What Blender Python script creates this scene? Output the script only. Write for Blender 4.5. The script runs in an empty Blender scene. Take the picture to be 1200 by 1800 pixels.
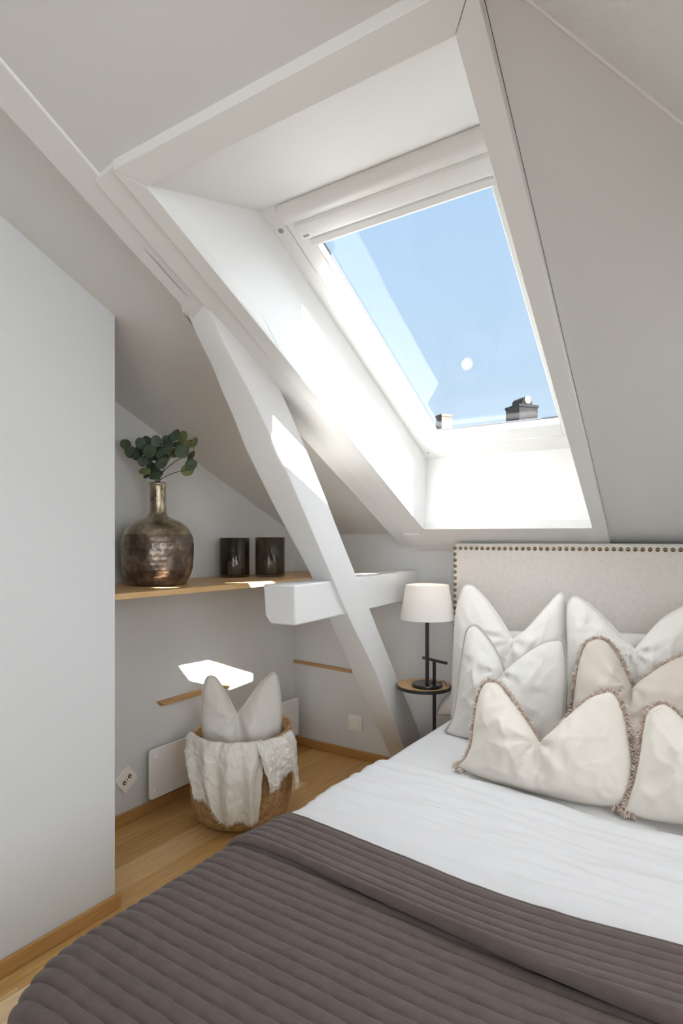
import bpy, bmesh, math, random
from mathutils import Vector, Matrix, noise
random.seed(7)
C = bpy.context.scene.collection
PI = math.pi
# ------------------------------------------------------------------ camera model
H, F, YAW, V0 = 1.2, 1040.0, 0.578, 950.0
FD = Vector((-math.sin(YAW), math.cos(YAW), 0)); RD = Vector((math.cos(YAW), math.sin(YAW), 0)); UD = Vector((0, 0, 1))
EYE = Vector((0, 0, H))
def ray(u, v): return FD + RD*((u-600)/F) + UD*((V0-v)/F)
def onx(u, v, x): d = ray(u, v); return EYE + d*(x/d.x)
def ony(u, v, y): d = ray(u, v); return EYE + d*(y/d.y)
def onz(u, v, z): d = ray(u, v); return EYE + d*((z-H)/d.z)
def onp(u, v, n, p): d = ray(u, v); return EYE + d*(n.dot(p-EYE)/n.dot(d))
XL, YB, XP = -2.145, 2.782, -1.675          # left wall, back wall, inner partition
XR, YREAR, ZC = 1.75, -1.7, 2.45
def roofz(y): return 1.234 + .446*(YB-y)
CO = .070                                     # the ceiling right of the rafter hangs this much below the recess slope
NR = Vector((0, .446, 1))
HA, HB = onp(930, 0, NR, Vector((0, YB, 1.234-CO))), onp(1200, 217, NR, Vector((0, YB, 1.234-CO)))
def hx(y): return HA.x + (y-HA.y)*(HB.x-HA.x)/(HB.y-HA.y)
def hz(x): return HA.z + (x-HA.x)*(HB.z-HA.z)/(HB.x-HA.x)
# ------------------------------------------------------------------ materials
def mat(name, col, rough=.6, metal=0, spec=.5, bump=None, var=None, coat=0, sheen=0):
    m = bpy.data.materials.new(name); m.use_nodes = True
    nt = m.node_tree; b = nt.nodes['Principled BSDF']
    b.inputs['Base Color'].default_value = (*col, 1); b.inputs['Roughness'].default_value = rough
    b.inputs['Metallic'].default_value = metal; b.inputs['Specular IOR Level'].default_value = spec
    b.inputs['Coat Weight'].default_value = coat
    if sheen: b.inputs['Sheen Weight'].default_value = sheen
    tc = nt.nodes.new('ShaderNodeTexCoord')
    if var:
        sc, amt = var
        n = nt.nodes.new('ShaderNodeTexNoise'); n.inputs['Scale'].default_value = sc; n.inputs['Detail'].default_value = 5
        nt.links.new(tc.outputs['Object'], n.inputs['Vector'])
        r = nt.nodes.new('ShaderNodeValToRGB')
        r.color_ramp.elements[0].position = .3; r.color_ramp.elements[1].position = .7
        r.color_ramp.elements[0].color = (*[c*(1-amt) for c in col], 1); r.color_ramp.elements[1].color = (*[min(1, c*(1+amt)) for c in col], 1)
        nt.links.new(n.outputs['Fac'], r.inputs['Fac']); nt.links.new(r.outputs['Color'], b.inputs['Base Color'])
    if bump:
        sc, st, dist = bump
        n = nt.nodes.new('ShaderNodeTexNoise'); n.inputs['Scale'].default_value = sc; n.inputs['Detail'].default_value = 6
        nt.links.new(tc.outputs['Object'], n.inputs['Vector'])
        bp = nt.nodes.new('ShaderNodeBump'); bp.inputs['Strength'].default_value = st; bp.inputs['Distance'].default_value = dist
        nt.links.new(n.outputs['Fac'], bp.inputs['Height']); nt.links.new(bp.outputs['Normal'], b.inputs['Normal'])
    return m
def weave(m, scale, strength, dist, axis='Object', rot=(0, 0, 0)):
    nt = m.node_tree; b = nt.nodes['Principled BSDF']
    tc = nt.nodes.new('ShaderNodeTexCoord')
    mp = nt.nodes.new('ShaderNodeMapping'); mp.inputs['Rotation'].default_value = rot
    nt.links.new(tc.outputs['Object'], mp.inputs['Vector'])
    outs = []
    for d in ('X', 'Z'):
        w = nt.nodes.new('ShaderNodeTexWave'); w.bands_direction = d; w.inputs['Scale'].default_value = scale
        w.inputs['Distortion'].default_value = 1.5; w.inputs['Detail'].default_value = 3
        nt.links.new(mp.outputs['Vector'], w.inputs['Vector']); outs.append(w)
    mx = nt.nodes.new('ShaderNodeMath'); mx.operation = 'ADD'
    nt.links.new(outs[0].outputs['Fac'], mx.inputs[0]); nt.links.new(outs[1].outputs['Fac'], mx.inputs[1])
    bp = nt.nodes.new('ShaderNodeBump'); bp.inputs['Strength'].default_value = strength; bp.inputs['Distance'].default_value = dist
    nt.links.new(mx.outputs[0], bp.inputs['Height'])
    old = b.inputs['Normal'].links
    if old: nt.links.new(old[0].from_socket, bp.inputs['Normal'])
    nt.links.new(bp.outputs['Normal'], b.inputs['Normal'])
    return m
M = {}
M['wall'] = mat('wall_paint', (.665, .675, .68), .75, spec=.3, bump=(260, .25, .002))
M['slope'] = mat('slope_paint', (.66, .66, .655), .7, spec=.3, bump=(300, .12, .002))
M['rough'] = mat('textured_paint', (.72, .72, .715), .8, spec=.3, bump=(90, .5, .006))
M['trim'] = mat('trim_paint', (.76, .76, .75), .45, spec=.4)
M['lining'] = mat('lining_paint', (.78, .78, .775), .5, spec=.4)
M['timber'] = mat('painted_timber', (.73, .73, .725), .5, spec=.4, bump=(14, .12, .01))
M['frame'] = mat('window_white', (.84, .84, .83), .3, spec=.5)
M['blind'] = mat('blind_white', (.8, .8, .79), .35)
M['grey'] = mat('grey_plastic', (.35, .35, .35), .5)
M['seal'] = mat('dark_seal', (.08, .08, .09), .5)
M['oak'] = None
def oakmat(name, c1, c2, rot, scale=1.0, rough=.4):
    m = bpy.data.materials.new(name); m.use_nodes = True; nt = m.node_tree; b = nt.nodes['Principled BSDF']
    tc = nt.nodes.new('ShaderNodeTexCoord'); mp = nt.nodes.new('ShaderNodeMapping'); mp.inputs['Scale'].default_value = rot
    nt.links.new(tc.outputs['Object'], mp.inputs['Vector'])
    n = nt.nodes.new('ShaderNodeTexNoise'); n.inputs['Scale'].default_value = 9*scale; n.inputs['Detail'].default_value = 8; n.inputs['Roughness'].default_value = .65
    nt.links.new(mp.outputs['Vector'], n.inputs['Vector'])
    r = nt.nodes.new('ShaderNodeValToRGB'); r.color_ramp.elements[0].position = .3; r.color_ramp.elements[1].position = .72
    r.color_ramp.elements[0].color = (*c1, 1); r.color_ramp.elements[1].color = (*c2, 1)
    nt.links.new(n.outputs['Fac'], r.inputs['Fac']); nt.links.new(r.outputs['Color'], b.inputs['Base Color'])
    b.inputs['Roughness'].default_value = rough; b.inputs['Specular IOR Level'].default_value = .4
    return m
M['oak_shelf'] = oakmat('oak_shelf', (.58, .37, .17), (.70, .47, .24), (9, .7, 9))
M['oak_base'] = oakmat('oak_skirting', (.38, .20, .065), (.52, .295, .105), (9, .6, 14))
M['oak_baseX'] = oakmat('oak_skirting_back', (.38, .20, .065), (.52, .295, .105), (.6, 9, 14))
M['oak_batten'] = oakmat('oak_batten', (.38, .21, .085), (.5, .30, .13), (6, .8, 10))
M['oak_battenX'] = oakmat('oak_batten_back', (.38, .21, .085), (.5, .30, .13), (.8, 6, 10))
M['oak_top'] = oakmat('oak_table', (.50, .29, .12), (.62, .40, .20), (1.2, 8, 8))
def floormat():
    m = bpy.data.materials.new('oak_parquet'); m.use_nodes = True; nt = m.node_tree; b = nt.nodes['Principled BSDF']
    tc = nt.nodes.new('ShaderNodeTexCoord')
    mp = nt.nodes.new('ShaderNodeMapping'); mp.inputs['Rotation'].default_value = (0, 0, PI/2); mp.inputs['Location'].default_value = (.3, -.02, 0)
    nt.links.new(tc.outputs['Object'], mp.inputs['Vector'])
    br = nt.nodes.new('ShaderNodeTexBrick')
    br.inputs['Scale'].default_value = 1; br.inputs['Mortar Size'].default_value = .0006; br.inputs['Brick Width'].default_value = 1.5
    br.inputs['Row Height'].default_value = .135; br.offset = .37; br.offset_frequency = 2; br.inputs['Bias'].default_value = 0
    br.inputs['Color1'].default_value = (0, 0, 0, 1); br.inputs['Color2'].default_value = (1, 1, 1, 1); br.inputs['Mortar'].default_value = (0, 0, 0, 1)
    nt.links.new(mp.outputs['Vector'], br.inputs['Vector'])
    r = nt.nodes.new('ShaderNodeValToRGB'); cr = r.color_ramp
    cr.elements[0].color = (.50, .275, .09, 1); cr.elements[1].color = (.76, .52, .26, 1)
    e = cr.elements.new(.45); e.color = (.60, .36, .13, 1); e = cr.elements.new(.75); e.color = (.66, .41, .16, 1)
    nt.links.new(br.outputs['Color'], r.inputs['Fac'])
    sx = nt.nodes.new('ShaderNodeSeparateXYZ'); nt.links.new(tc.outputs['Object'], sx.inputs[0])
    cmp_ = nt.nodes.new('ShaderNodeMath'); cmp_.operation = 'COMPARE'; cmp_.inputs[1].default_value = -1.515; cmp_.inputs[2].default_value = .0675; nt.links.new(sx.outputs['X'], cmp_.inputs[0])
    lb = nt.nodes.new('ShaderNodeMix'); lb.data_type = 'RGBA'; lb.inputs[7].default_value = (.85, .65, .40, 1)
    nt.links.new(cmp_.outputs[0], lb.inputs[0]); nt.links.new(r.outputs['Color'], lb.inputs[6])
    mp2 = nt.nodes.new('ShaderNodeMapping'); mp2.inputs['Scale'].default_value = (16, 1.1, 1)
    nt.links.new(tc.outputs['Object'], mp2.inputs['Vector'])
    n = nt.nodes.new('ShaderNodeTexNoise'); n.inputs['Scale'].default_value = 5; n.inputs['Detail'].default_value = 8; n.inputs['Distortion'].default_value = .6
    nt.links.new(mp2.outputs['Vector'], n.inputs['Vector'])
    r2 = nt.nodes.new('ShaderNodeValToRGB'); r2.color_ramp.elements[0].position = .3; r2.color_ramp.elements[1].position = .75
    r2.color_ramp.elements[0].color = (.72, .68, .62, 1); r2.color_ramp.elements[1].color = (1.0, 1.0, 1.0, 1)
    nt.links.new(n.outputs['Fac'], r2.inputs['Fac'])
    mx = nt.nodes.new('ShaderNodeMix'); mx.data_type = 'RGBA'; mx.blend_type = 'MULTIPLY'; mx.inputs[0].default_value = 1
    nt.links.new(lb.outputs[2], mx.inputs[6]); nt.links.new(r2.outputs['Color'], mx.inputs[7])
    nt.links.new(mx.outputs[2], b.inputs['Base Color'])
    b.inputs['Roughness'].default_value = .38; b.inputs['Specular IOR Level'].default_value = .45
    return m
M['floor'] = floormat()
M['black'] = mat('black_metal', (.018, .018, .02), .4, spec=.5)
M['blackgloss'] = mat('black_stone', (.012, .012, .013), .12, spec=.6)
M['shade'] = mat('lamp_shade_cloth', (.90, .875, .855), .8, spec=.2, bump=(500, .1, .001))
nt = M['shade'].node_tree; pb = nt.nodes['Principled BSDF']; tl = nt.nodes.new('ShaderNodeBsdfTranslucent'); tl.inputs['Color'].default_value = (.90, .87, .84, 1)
ms = nt.nodes.new('ShaderNodeMixShader'); ms.inputs[0].default_value = .35; nt.links.new(pb.outputs[0], ms.inputs[1]); nt.links.new(tl.outputs[0], ms.inputs[2]); nt.links.new(ms.outputs[0], nt.nodes['Material Output'].inputs['Surface'])
M['plastic'] = mat('white_plastic', (.88, .86, .82), .35)
M['heater'] = mat('heater_enamel', (.85, .85, .84), .35)
M['dark'] = mat('dark_socket', (.02, .02, .02), .5)
M['linen'] = weave(mat('headboard_linen', (.60, .565, .53), .85, spec=.2, var=(55, .05)), 130, .35, .0015)
M['nail'] = mat('antique_nail', (.20, .145, .085), .3, metal=1)
M['sheet'] = mat('white_sheet', (.65, .65, .66), .8, spec=.2, sheen=.2)
M['duvet'] = mat('white_duvet', (.64, .64, .655), .8, spec=.2, sheen=.2, bump=(400, .08, .001))
M['pil_white'] = mat('pillow_linen_white', (.74, .715, .675), .85, spec=.15, bump=(12, .25, .02), sheen=.2)
M['pil_grey'] = weave(mat('pillow_linen_grey', (.66, .64, .61), .85, spec=.15, bump=(14, .3, .02)), 260, .12, .0008)
M['pil_cream'] = weave(mat('pillow_linen_cream', (.70, .655, .595), .85, spec=.15, bump=(9, .2, .02)), 300, .12, .0008)
M['pil_beige'] = weave(mat('pillow_linen_beige', (.57, .51, .455), .85, spec=.15, bump=(9, .2, .02)), 300, .12, .0008)
M['fringe'] = mat('fringe_yarn', (.60, .50, .43), .9, spec=.1, var=(80, .2))
M['edge_grey'] = mat('grey_stitching', (.36, .345, .32), .9, spec=.1, var=(300, .25))
M['quilt'] = mat('brown_quilt', (.100, .075, .068), .85, spec=.2, sheen=.12, var=(30, .08), bump=(70, .3, .004))
M['flap'] = M['quilt']
M['throw'] = mat('gauze_throw', (.78, .755, .71), .9, spec=.1, bump=(48, .7, .008))
M['leaf'] = mat('eucalyptus_leaf', (.075, .105, .065), .55, spec=.35, var=(18, .35))
M['leaf2'] = mat('eucalyptus_leaf_light', (.17, .19, .075), .55, spec=.35, var=(18, .3))
M['stem'] = mat('branch_bark', (.10, .07, .045), .7)
M['candle'] = mat('candle_wax', (.80, .74, .62), .5)
M['brick'] = mat('chimney_brick', (.07, .052, .045), .9, var=(6, .4))
M['chimney'] = mat('chimney_metal', (.012, .011, .012), .9, spec=.1)
def basketmat():
    m = mat('seagrass', (.50, .32, .16), .85, spec=.15, var=(40, .25)); nt = m.node_tree; b = nt.nodes['Principled BSDF']
    tc = nt.nodes.new('ShaderNodeTexCoord')
    w = nt.nodes.new('ShaderNodeTexWave'); w.bands_direction = 'Z'; w.inputs['Scale'].default_value = 28; w.inputs['Distortion'].default_value = 2.5; w.inputs['Detail'].default_value = 3; w.inputs['Detail Scale'].default_value = 4
    nt.links.new(tc.outputs['Object'], w.inputs['Vector'])
    bp = nt.nodes.new('ShaderNodeBump'); bp.inputs['Strength'].default_value = .6; bp.inputs['Distance'].default_value = .006
    nt.links.new(w.outputs['Fac'], bp.inputs['Height']); nt.links.new(bp.outputs['Normal'], b.inputs['Normal'])
    return m
M['basket'] = basketmat()
def mercury(name, dark, mid, light, rough):
    m = bpy.data.materials.new(name); m.use_nodes = True; nt = m.node_tree; b = nt.nodes['Principled BSDF']
    tc = nt.nodes.new('ShaderNodeTexCoord')
    n = nt.nodes.new('ShaderNodeTexNoise'); n.inputs['Scale'].default_value = 13; n.inputs['Detail'].default_value = 9; n.inputs['Roughness'].default_value = .7
    nt.links.new(tc.outputs['Object'], n.inputs['Vector'])
    r = nt.nodes.new('ShaderNodeValToRGB'); cr = r.color_ramp
    cr.elements[0].position = .36; cr.elements[0].color = (*dark, 1); cr.elements[1].position = .68; cr.elements[1].color = (*light, 1)
    e = cr.elements.new(.5); e.color = (*mid, 1)
    nt.links.new(n.outputs['Fac'], r.inputs['Fac']); nt.links.new(r.outputs['Color'], b.inputs['Base Color'])
    b.inputs['Metallic'].default_value = .7; b.inputs['Roughness'].default_value = rough; b.inputs['Coat Weight'].default_value = .6; b.inputs['Coat Roughness'].default_value = .08
    return m
M['vase_low'] = mercury('mercury_glass_dark', (.05, .036, .03), (.16, .115, .09), (.42, .32, .23), .36)
M['vase_up'] = mercury('mercury_glass_silver', (.12, .085, .05), (.36, .29, .2), (.62, .55, .43), .25)
def clearmat(name, tint, fac_lo, rough=.02, ior=1.45):
    m = bpy.data.materials.new(name); m.use_nodes = True; nt = m.node_tree; nt.nodes.clear()
    o = nt.nodes.new('ShaderNodeOutputMaterial'); t = nt.nodes.new('ShaderNodeBsdfTransparent'); g = nt.nodes.new('ShaderNodeBsdfGlossy')
    t.inputs['Color'].default_value = (*tint, 1); g.inputs['Roughness'].default_value = rough
    lw = nt.nodes.new('ShaderNodeLayerWeight'); lw.inputs['Blend'].default_value = .5
    pw = nt.nodes.new('ShaderNodeMath'); pw.operation = 'POWER'; pw.inputs[1].default_value = 5; nt.links.new(lw.outputs['Facing'], pw.inputs[0])
    f0 = ((ior-1)/(ior+1))**2
    fr = nt.nodes.new('ShaderNodeMath'); fr.operation = 'MULTIPLY_ADD'; fr.inputs[1].default_value = 1-f0; fr.inputs[2].default_value = f0; nt.links.new(pw.outputs[0], fr.inputs[0])
    mx = nt.nodes.new('ShaderNodeMixShader')
    nt.links.new(fr.outputs[0], mx.inputs[0]); nt.links.new(t.outputs[0], mx.inputs[1]); nt.links.new(g.outputs[0], mx.inputs[2]); nt.links.new(mx.outputs[0], o.inputs['Surface'])
    return m
M['glass'] = clearmat('window_glass', (.96, .97, .97), 0, .01, 1.3)
M['smoke'] = clearmat('smoked_glass', (.56, .535, .49), 0, .03, 1.45)
# ------------------------------------------------------------------ mesh helpers
def finish(name, bm, m, parent=None, smooth=False, bevel=0, seg=2, subsurf=0):
    me = bpy.data.meshes.new(name)
    bmesh.ops.recalc_face_normals(bm, faces=bm.faces)
    bm.to_mesh(me); bm.free()
    o = bpy.data.objects.new(name, me); C.objects.link(o)
    if m: me.materials.append(m)
    if smooth:
        for p in me.polygons: p.use_smooth = True
    if bevel:
        md = o.modifiers.new('bevel', 'BEVEL'); md.width = bevel; md.segments = seg; md.limit_method = 'ANGLE'; md.angle_limit = math.radians(35)
        for p in me.polygons: p.use_smooth = True
        me.set_sharp_from_angle(angle=math.radians(30)) if hasattr(me, 'set_sharp_from_angle') else None
    if subsurf:
        md = o.modifiers.new('sub', 'SUBSURF'); md.levels = subsurf; md.render_levels = subsurf
    if parent:
        o.parent = parent; o.matrix_parent_inverse = Matrix.Translation(parent.location).inverted() if not parent.rotation_euler[2] else parent.matrix_basis.inverted()
    return o
def box(bm, lo, hi):
    v = [bm.verts.new((x, y, z)) for x in (lo[0], hi[0]) for y in (lo[1], hi[1]) for z in (lo[2], hi[2])]
    for f in ((0, 1, 3, 2), (4, 6, 7, 5), (0, 4, 5, 1), (2, 3, 7, 6), (0, 2, 6, 4), (1, 5, 7, 3)): bm.faces.new([v[i] for i in f])
def prism(bm, poly, vec):                     # polygon of points, extruded by vec
    a = [bm.verts.new(Vector(p)) for p in poly]; b = [bm.verts.new(Vector(p)+Vector(vec)) for p in poly]
    n = len(a); bm.faces.new(a); bm.faces.new(b[::-1])
    for i in range(n): bm.faces.new((a[i], b[i], b[(i+1) % n], a[(i+1) % n]))
def loft(bm, A, B):                           # solid between two polygons
    a = [bm.verts.new(Vector(p)) for p in A]; b = [bm.verts.new(Vector(p)) for p in B]
    n = len(a); bm.faces.new(a); bm.faces.new(b[::-1])
    for i in range(n): bm.faces.new((a[i], b[i], b[(i+1) % n], a[(i+1) % n]))
def lathe(bm, prof, cx=0, cy=0, n=48, fn=None, capb=True, capt=True, closed=False):
    rings = []
    for k, (r, z) in enumerate(prof):
        ring = []
        for i in range(n):
            a = 2*PI*i/n; rr = fn(r, z, a) if fn else r
            ring.append(bm.verts.new((cx+rr*math.cos(a), cy+rr*math.sin(a), z)))
        rings.append(ring)
    m = len(rings)
    for k in range(m if closed else m-1):
        A, B = rings[k], rings[(k+1) % m]
        for i in range(n): bm.faces.new((A[i], A[(i+1) % n], B[(i+1) % n], B[i]))
    if not closed:
        if capb: bm.faces.new(rings[0][::-1])
        if capt: bm.faces.new(rings[-1])
def tube(bm, pts, r, n=8, cap=True):
    pts = [Vector(p) for p in pts]; rings = []
    up = None
    for i, p in enumerate(pts):
        t = (pts[min(i+1, len(pts)-1)] - pts[max(i-1, 0)]).normalized()
        if up is None:
            up = Vector((0, 0, 1)) if abs(t.z) < .9 else Vector((1, 0, 0))
        s = t.cross(up).normalized(); up = s.cross(t).normalized()
        rr = r[i] if isinstance(r, (list, tuple)) else r
        rings.append([bm.verts.new(p + (s*math.cos(2*PI*k/n) + up*math.sin(2*PI*k/n))*rr) for k in range(n)])
    for A, B in zip(rings, rings[1:]):
        for k in range(n): bm.faces.new((A[k], A[(k+1) % n], B[(k+1) % n], B[k]))
    if cap: bm.faces.new(rings[0][::-1]); bm.faces.new(rings[-1])
def grid(bm, nu, nv, fn):
    V = [[bm.verts.new(fn(i/nu, j/nv)) for j in range(nv+1)] for i in range(nu+1)]
    for i in range(nu):
        for j in range(nv): bm.faces.new((V[i][j], V[i+1][j], V[i+1][j+1], V[i][j+1]))
    return V
def struct(o): o['kind'] = 'structure'; return o
def empty(name, loc=(0, 0, 0)):
    o = bpy.data.objects.new(name, None); C.objects.link(o); o.location = loc; o.empty_display_size = .05; return o
def tag(o, label, cat, group=None):
    o['label'] = label; o['category'] = cat
    if group: o['group'] = group
    return o
def nz(p, s, seed=0): return noise.noise(Vector(p)*s + Vector((seed*7.3, seed*3.1, seed*1.7)))
# ------------------------------------------------------------------ SHELL
def shell():
    bm = bmesh.new(); box(bm, (XL-.2, YREAR-.1, -.1), (XR+.2, YB+.1, 0)); struct(finish('floor', bm, M['floor']))
    # left wall of the recess (cut to the roof slope)
    bm = bmesh.new(); prism(bm, [(XL, 1.0, 0), (XL, YB+.1, 0), (XL, YB+.1, roofz(YB+.1)+.02), (XL, 1.0, roofz(1.0)+.02)], (-.1, 0, 0)); struct(finish('wall_left', bm, M['wall']))
    bm = bmesh.new(); box(bm, (XL-.1, YB, 0), (XR+.1, YB+.1, 1.236)); struct(finish('wall_back', bm, M['wall']))
    # partition in front of the recess
    y1 = 1.216
    bm = bmesh.new(); prism(bm, [(XP, YREAR, 0), (XP, y1, 0), (XP, y1, roofz(y1)+.01), (XP, .06, ZC), (XP, YREAR, ZC)], (XL-XP-.1, 0, 0)); struct(finish('wall_partition', bm, M['wall'], bevel=.003))
    # roof slope with the skylight hole
    e_ = .018; a, b, c, d = TL+Vector((-e_, -e_, 0)), TR+Vector((e_, -e_, 0)), BR+Vector((e_, .056, 0)), BL+Vector((-e_, .056, 0))
    def r(x, y): return (x, y, roofz(y)-CO)
    yt, yb, y0 = a.y, c.y, -.08
    bm = bmesh.new(); rx = lambda y: -1.275 - .0625*(y-1.2)
    polys = [[r(rx(y0), y0), r(max(rx(y0), hx(y0)), y0), *([r(hx(yt), yt)] if hx(yt) > b.x+.001 else []), r(min(b.x, hx(yt)), yt), r(a.x, yt), r(rx(yt), yt)],
             [r(rx(yt), yt), r(a.x, yt), r(d.x, yb), r(rx(yb), yb)],
             [r(b.x, yt), r(max(b.x+.001, hx(yt)), yt), r(hx(yb), yb), r(c.x, yb)],
             [r(rx(yb), yb), r(d.x, yb), r(c.x, yb), r(hx(yb), yb), r(hx(YB+.1), YB+.1), r(rx(YB+.1), YB+.1)]]
    def thick(polys, h):
        bm = bmesh.new()
        for p in polys: bm.faces.new([bm.verts.new(q) for q in p])
        bmesh.ops.remove_doubles(bm, verts=bm.verts, dist=.0005)
        geo = bmesh.ops.extrude_face_region(bm, geom=bm.faces[:])
        for v in [g for g in geo['geom'] if isinstance(g, bmesh.types.BMVert)]: v.co.z += h
        return bm
    struct(finish('ceiling', thick(polys, .17), M['slope']))
    q = lambda x, y: (x, y, roofz(y))
    struct(finish('ceiling', thick([[q(XL-.1, .055), q(rx(.055), .055), q(rx(YB+.1), YB+.1), q(XL-.1, YB+.1)]], .11), M['slope']))
    # hipped end to the right, with coarse texture
    bm = bmesh.new()
    yh = HA.y + (ZC-HA.z)/(HB.z-HA.z)*(HB.y-HA.y); YD = .62; xd = hx(YD)
    prism(bm, [(hx(YD+.03), YD+.03, hz(hx(YD+.03))), (XR+.1, YD+.03, hz(XR+.1)), (XR+.1, YB+.1, hz(XR+.1)), (hx(YB+.1), YB+.1, hz(hx(YB+.1)))], (0, 0, .12))
    struct(finish('ceiling', bm, M['rough']))
    bm = bmesh.new(); prism(bm, [(XL-.1, YREAR, ZC), (XR+.1, YREAR, ZC), (XR+.1, YD, ZC), (xd-.02, YD, ZC), (hx(yh)-.02, yh, ZC), (hx(yh)-.3, .055, ZC), (XL-.1, .055, ZC)], (0, 0, .1)); struct(finish('ceiling', bm, M['slope']))
    bm = bmesh.new(); prism(bm, [(xd-.02, YD, ZC+.05), (xd-.02, YD, hz(xd)-.012), (XR+.1, YD, hz(XR+.1)-.012), (XR+.1, YD, ZC+.05)], (0, .05, 0)); struct(finish('wall_added_dormer', bm, M['slope']))  # invented dormer, opened up to give the added right window its place
    bm = bmesh.new(); prism(bm, [(hx(yh), yh, ZC+.03), (hx(yh), yh, ZC-.02), (xd, YD, hz(xd)), (xd, YD, ZC+.03)], (-.04, .0, 0)); struct(finish('wall_added_dormer', bm, M['slope']))
    bm = bmesh.new(); A_, B_ = Vector((hx(.66), .66, hz(hx(.66)))), Vector((hx(YB), YB, hz(hx(YB)))); tube(bm, [A_, B_], .0035, 8); struct(finish('trim_3', bm, M['lining']))
    # behind the camera: rear wall and right wall, windows added for fill light
    bm = bmesh.new(); x0, x1, z0, z1 = .0, 1.5, .5, 1.9
    box(bm, (XL-.1, YREAR-.1, 0), (x0, YREAR, ZC)); box(bm, (x1, YREAR-.1, 0), (XR+.1, YREAR, ZC)); box(bm, (x0, YREAR-.1, 0), (x1, YREAR, z0)); box(bm, (x0, YREAR-.1, z1), (x1, YREAR, ZC)); struct(finish('wall_rear', bm, M['slope']))
    w = struct(empty('added_window_4', ((x0+x1)/2, YREAR, z0))); f = .06; bm = bmesh.new()  # unseen rear window, added to let in fill light
    box(bm, (x0, YREAR-.08, z0), (x0+f, YREAR-.01, z1)); box(bm, (x1-f, YREAR-.08, z0), (x1, YREAR-.01, z1)); box(bm, (x0+f, YREAR-.08, z0), (x1-f, YREAR-.01, z0+f)); box(bm, (x0+f, YREAR-.08, z1-f), (x1-f, YREAR-.01, z1)); finish('window_frame', bm, M['frame'], w)
    bm = bmesh.new(); box(bm, (x0+f, YREAR-.046, z0+f), (x1-f, YREAR-.04, z1-f)); finish('pane', bm, M['glass'], w)
    bm = bmesh.new()
    box(bm, (XR, .66, 0), (XR+.1, YB+.1, .9)); box(bm, (XR, YREAR, 0), (XR+.1, .66, WZ0)); box(bm, (XR, YREAR, WZ1), (XR+.1, .66, ZC))
    box(bm, (XR, YREAR, WZ0), (XR+.1, WY0, WZ1)); box(bm, (XR, WY1, WZ0), (XR+.1, .66, WZ1)); struct(finish('wall_right', bm, M['slope']))
    w = struct(empty('added_window_2', (XR, (WY0+WY1)/2, WZ0)))  # unseen side window, added to brighten the room from the right
    bm = bmesh.new(); f = .06
    box(bm, (XR+.01, WY0, WZ0), (XR+.08, WY0+f, WZ1)); box(bm, (XR+.01, WY1-f, WZ0), (XR+.08, WY1, WZ1)); box(bm, (XR+.01, WY0+f, WZ0), (XR+.08, WY1-f, WZ0+f)); box(bm, (XR+.01, WY0+f, WZ1-f), (XR+.08, WY1-f, WZ1))
    finish('window_frame', bm, M['frame'], w)
    bm = bmesh.new(); box(bm, (XR+.04, WY0+f, WZ0+f), (XR+.046, WY1-f, WZ1-f)); finish('pane', bm, M['glass'], w)
    bm = bmesh.new(); box(bm, (XR+.12, WY0-.6, WZ1+.02), (XR+1.9, WY1+.6, WZ1+.06)); struct(finish('added_sun_block', bm, M['grey']))  # added board, keeps direct sun out of the added side window
    # added skylight in the hipped end, blind drawn, there to carry a fill lamp
    w = struct(empty('added_window_3', (.7, 1.5, hz(.7))))
    hp = lambda x, y, d: (x, y, hz(x)-d)
    def hslab(x0, x1, y0, y1, d0, d1):
        loft(bm, [hp(x0, y0, d0), hp(x1, y0, d0), hp(x1, y1, d0), hp(x0, y1, d0)], [hp(x0, y0, d1), hp(x1, y0, d1), hp(x1, y1, d1), hp(x0, y1, d1)])
    bm = bmesh.new(); hslab(.28, .34, .9, 2.1, 0, .02); hslab(1.06, 1.12, .9, 2.1, 0, .02); hslab(.34, 1.06, .9, .96, 0, .02); hslab(.34, 1.06, 2.04, 2.1, 0, .02); finish('window_frame', bm, M['frame'], w)
    bm = bmesh.new(); hslab(.34, 1.06, .96, 2.04, .002, .006); finish('blind', bm, M['blind'], w)  # invented drawn blind, backing for the added lamp
    # skirtings
    hb = .047
    bm = bmesh.new(); box(bm, (XP, YREAR, 0), (XP+.014, y1+.012, hb)); struct(finish('baseboard_partition', bm, M['oak_base'], bevel=.003))
    bm = bmesh.new(); box(bm, (XL, y1, 0), (XL+.014, YB, hb)); struct(finish('baseboard_left', bm, M['oak_base'], bevel=.003))
    bm = bmesh.new(); box(bm, (XL+.014, YB-.014, 0), (XR, YB, hb)); struct(finish('baseboard_back', bm, M['oak_baseX'], bevel=.003))
WY0, WY1, WZ0, WZ1 = -.95, .5, .75, 2.2
OFF = .093
TL, TR, BR, BL = Vector((-1.090, .873, 0)), Vector((-.358, .876, 0)), Vector((-.455, 2.540, 0)), Vector((-1.194, 2.533, 0))
for q in (TL, TR, BR, BL): q.z = roofz(q.y) - OFF
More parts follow.
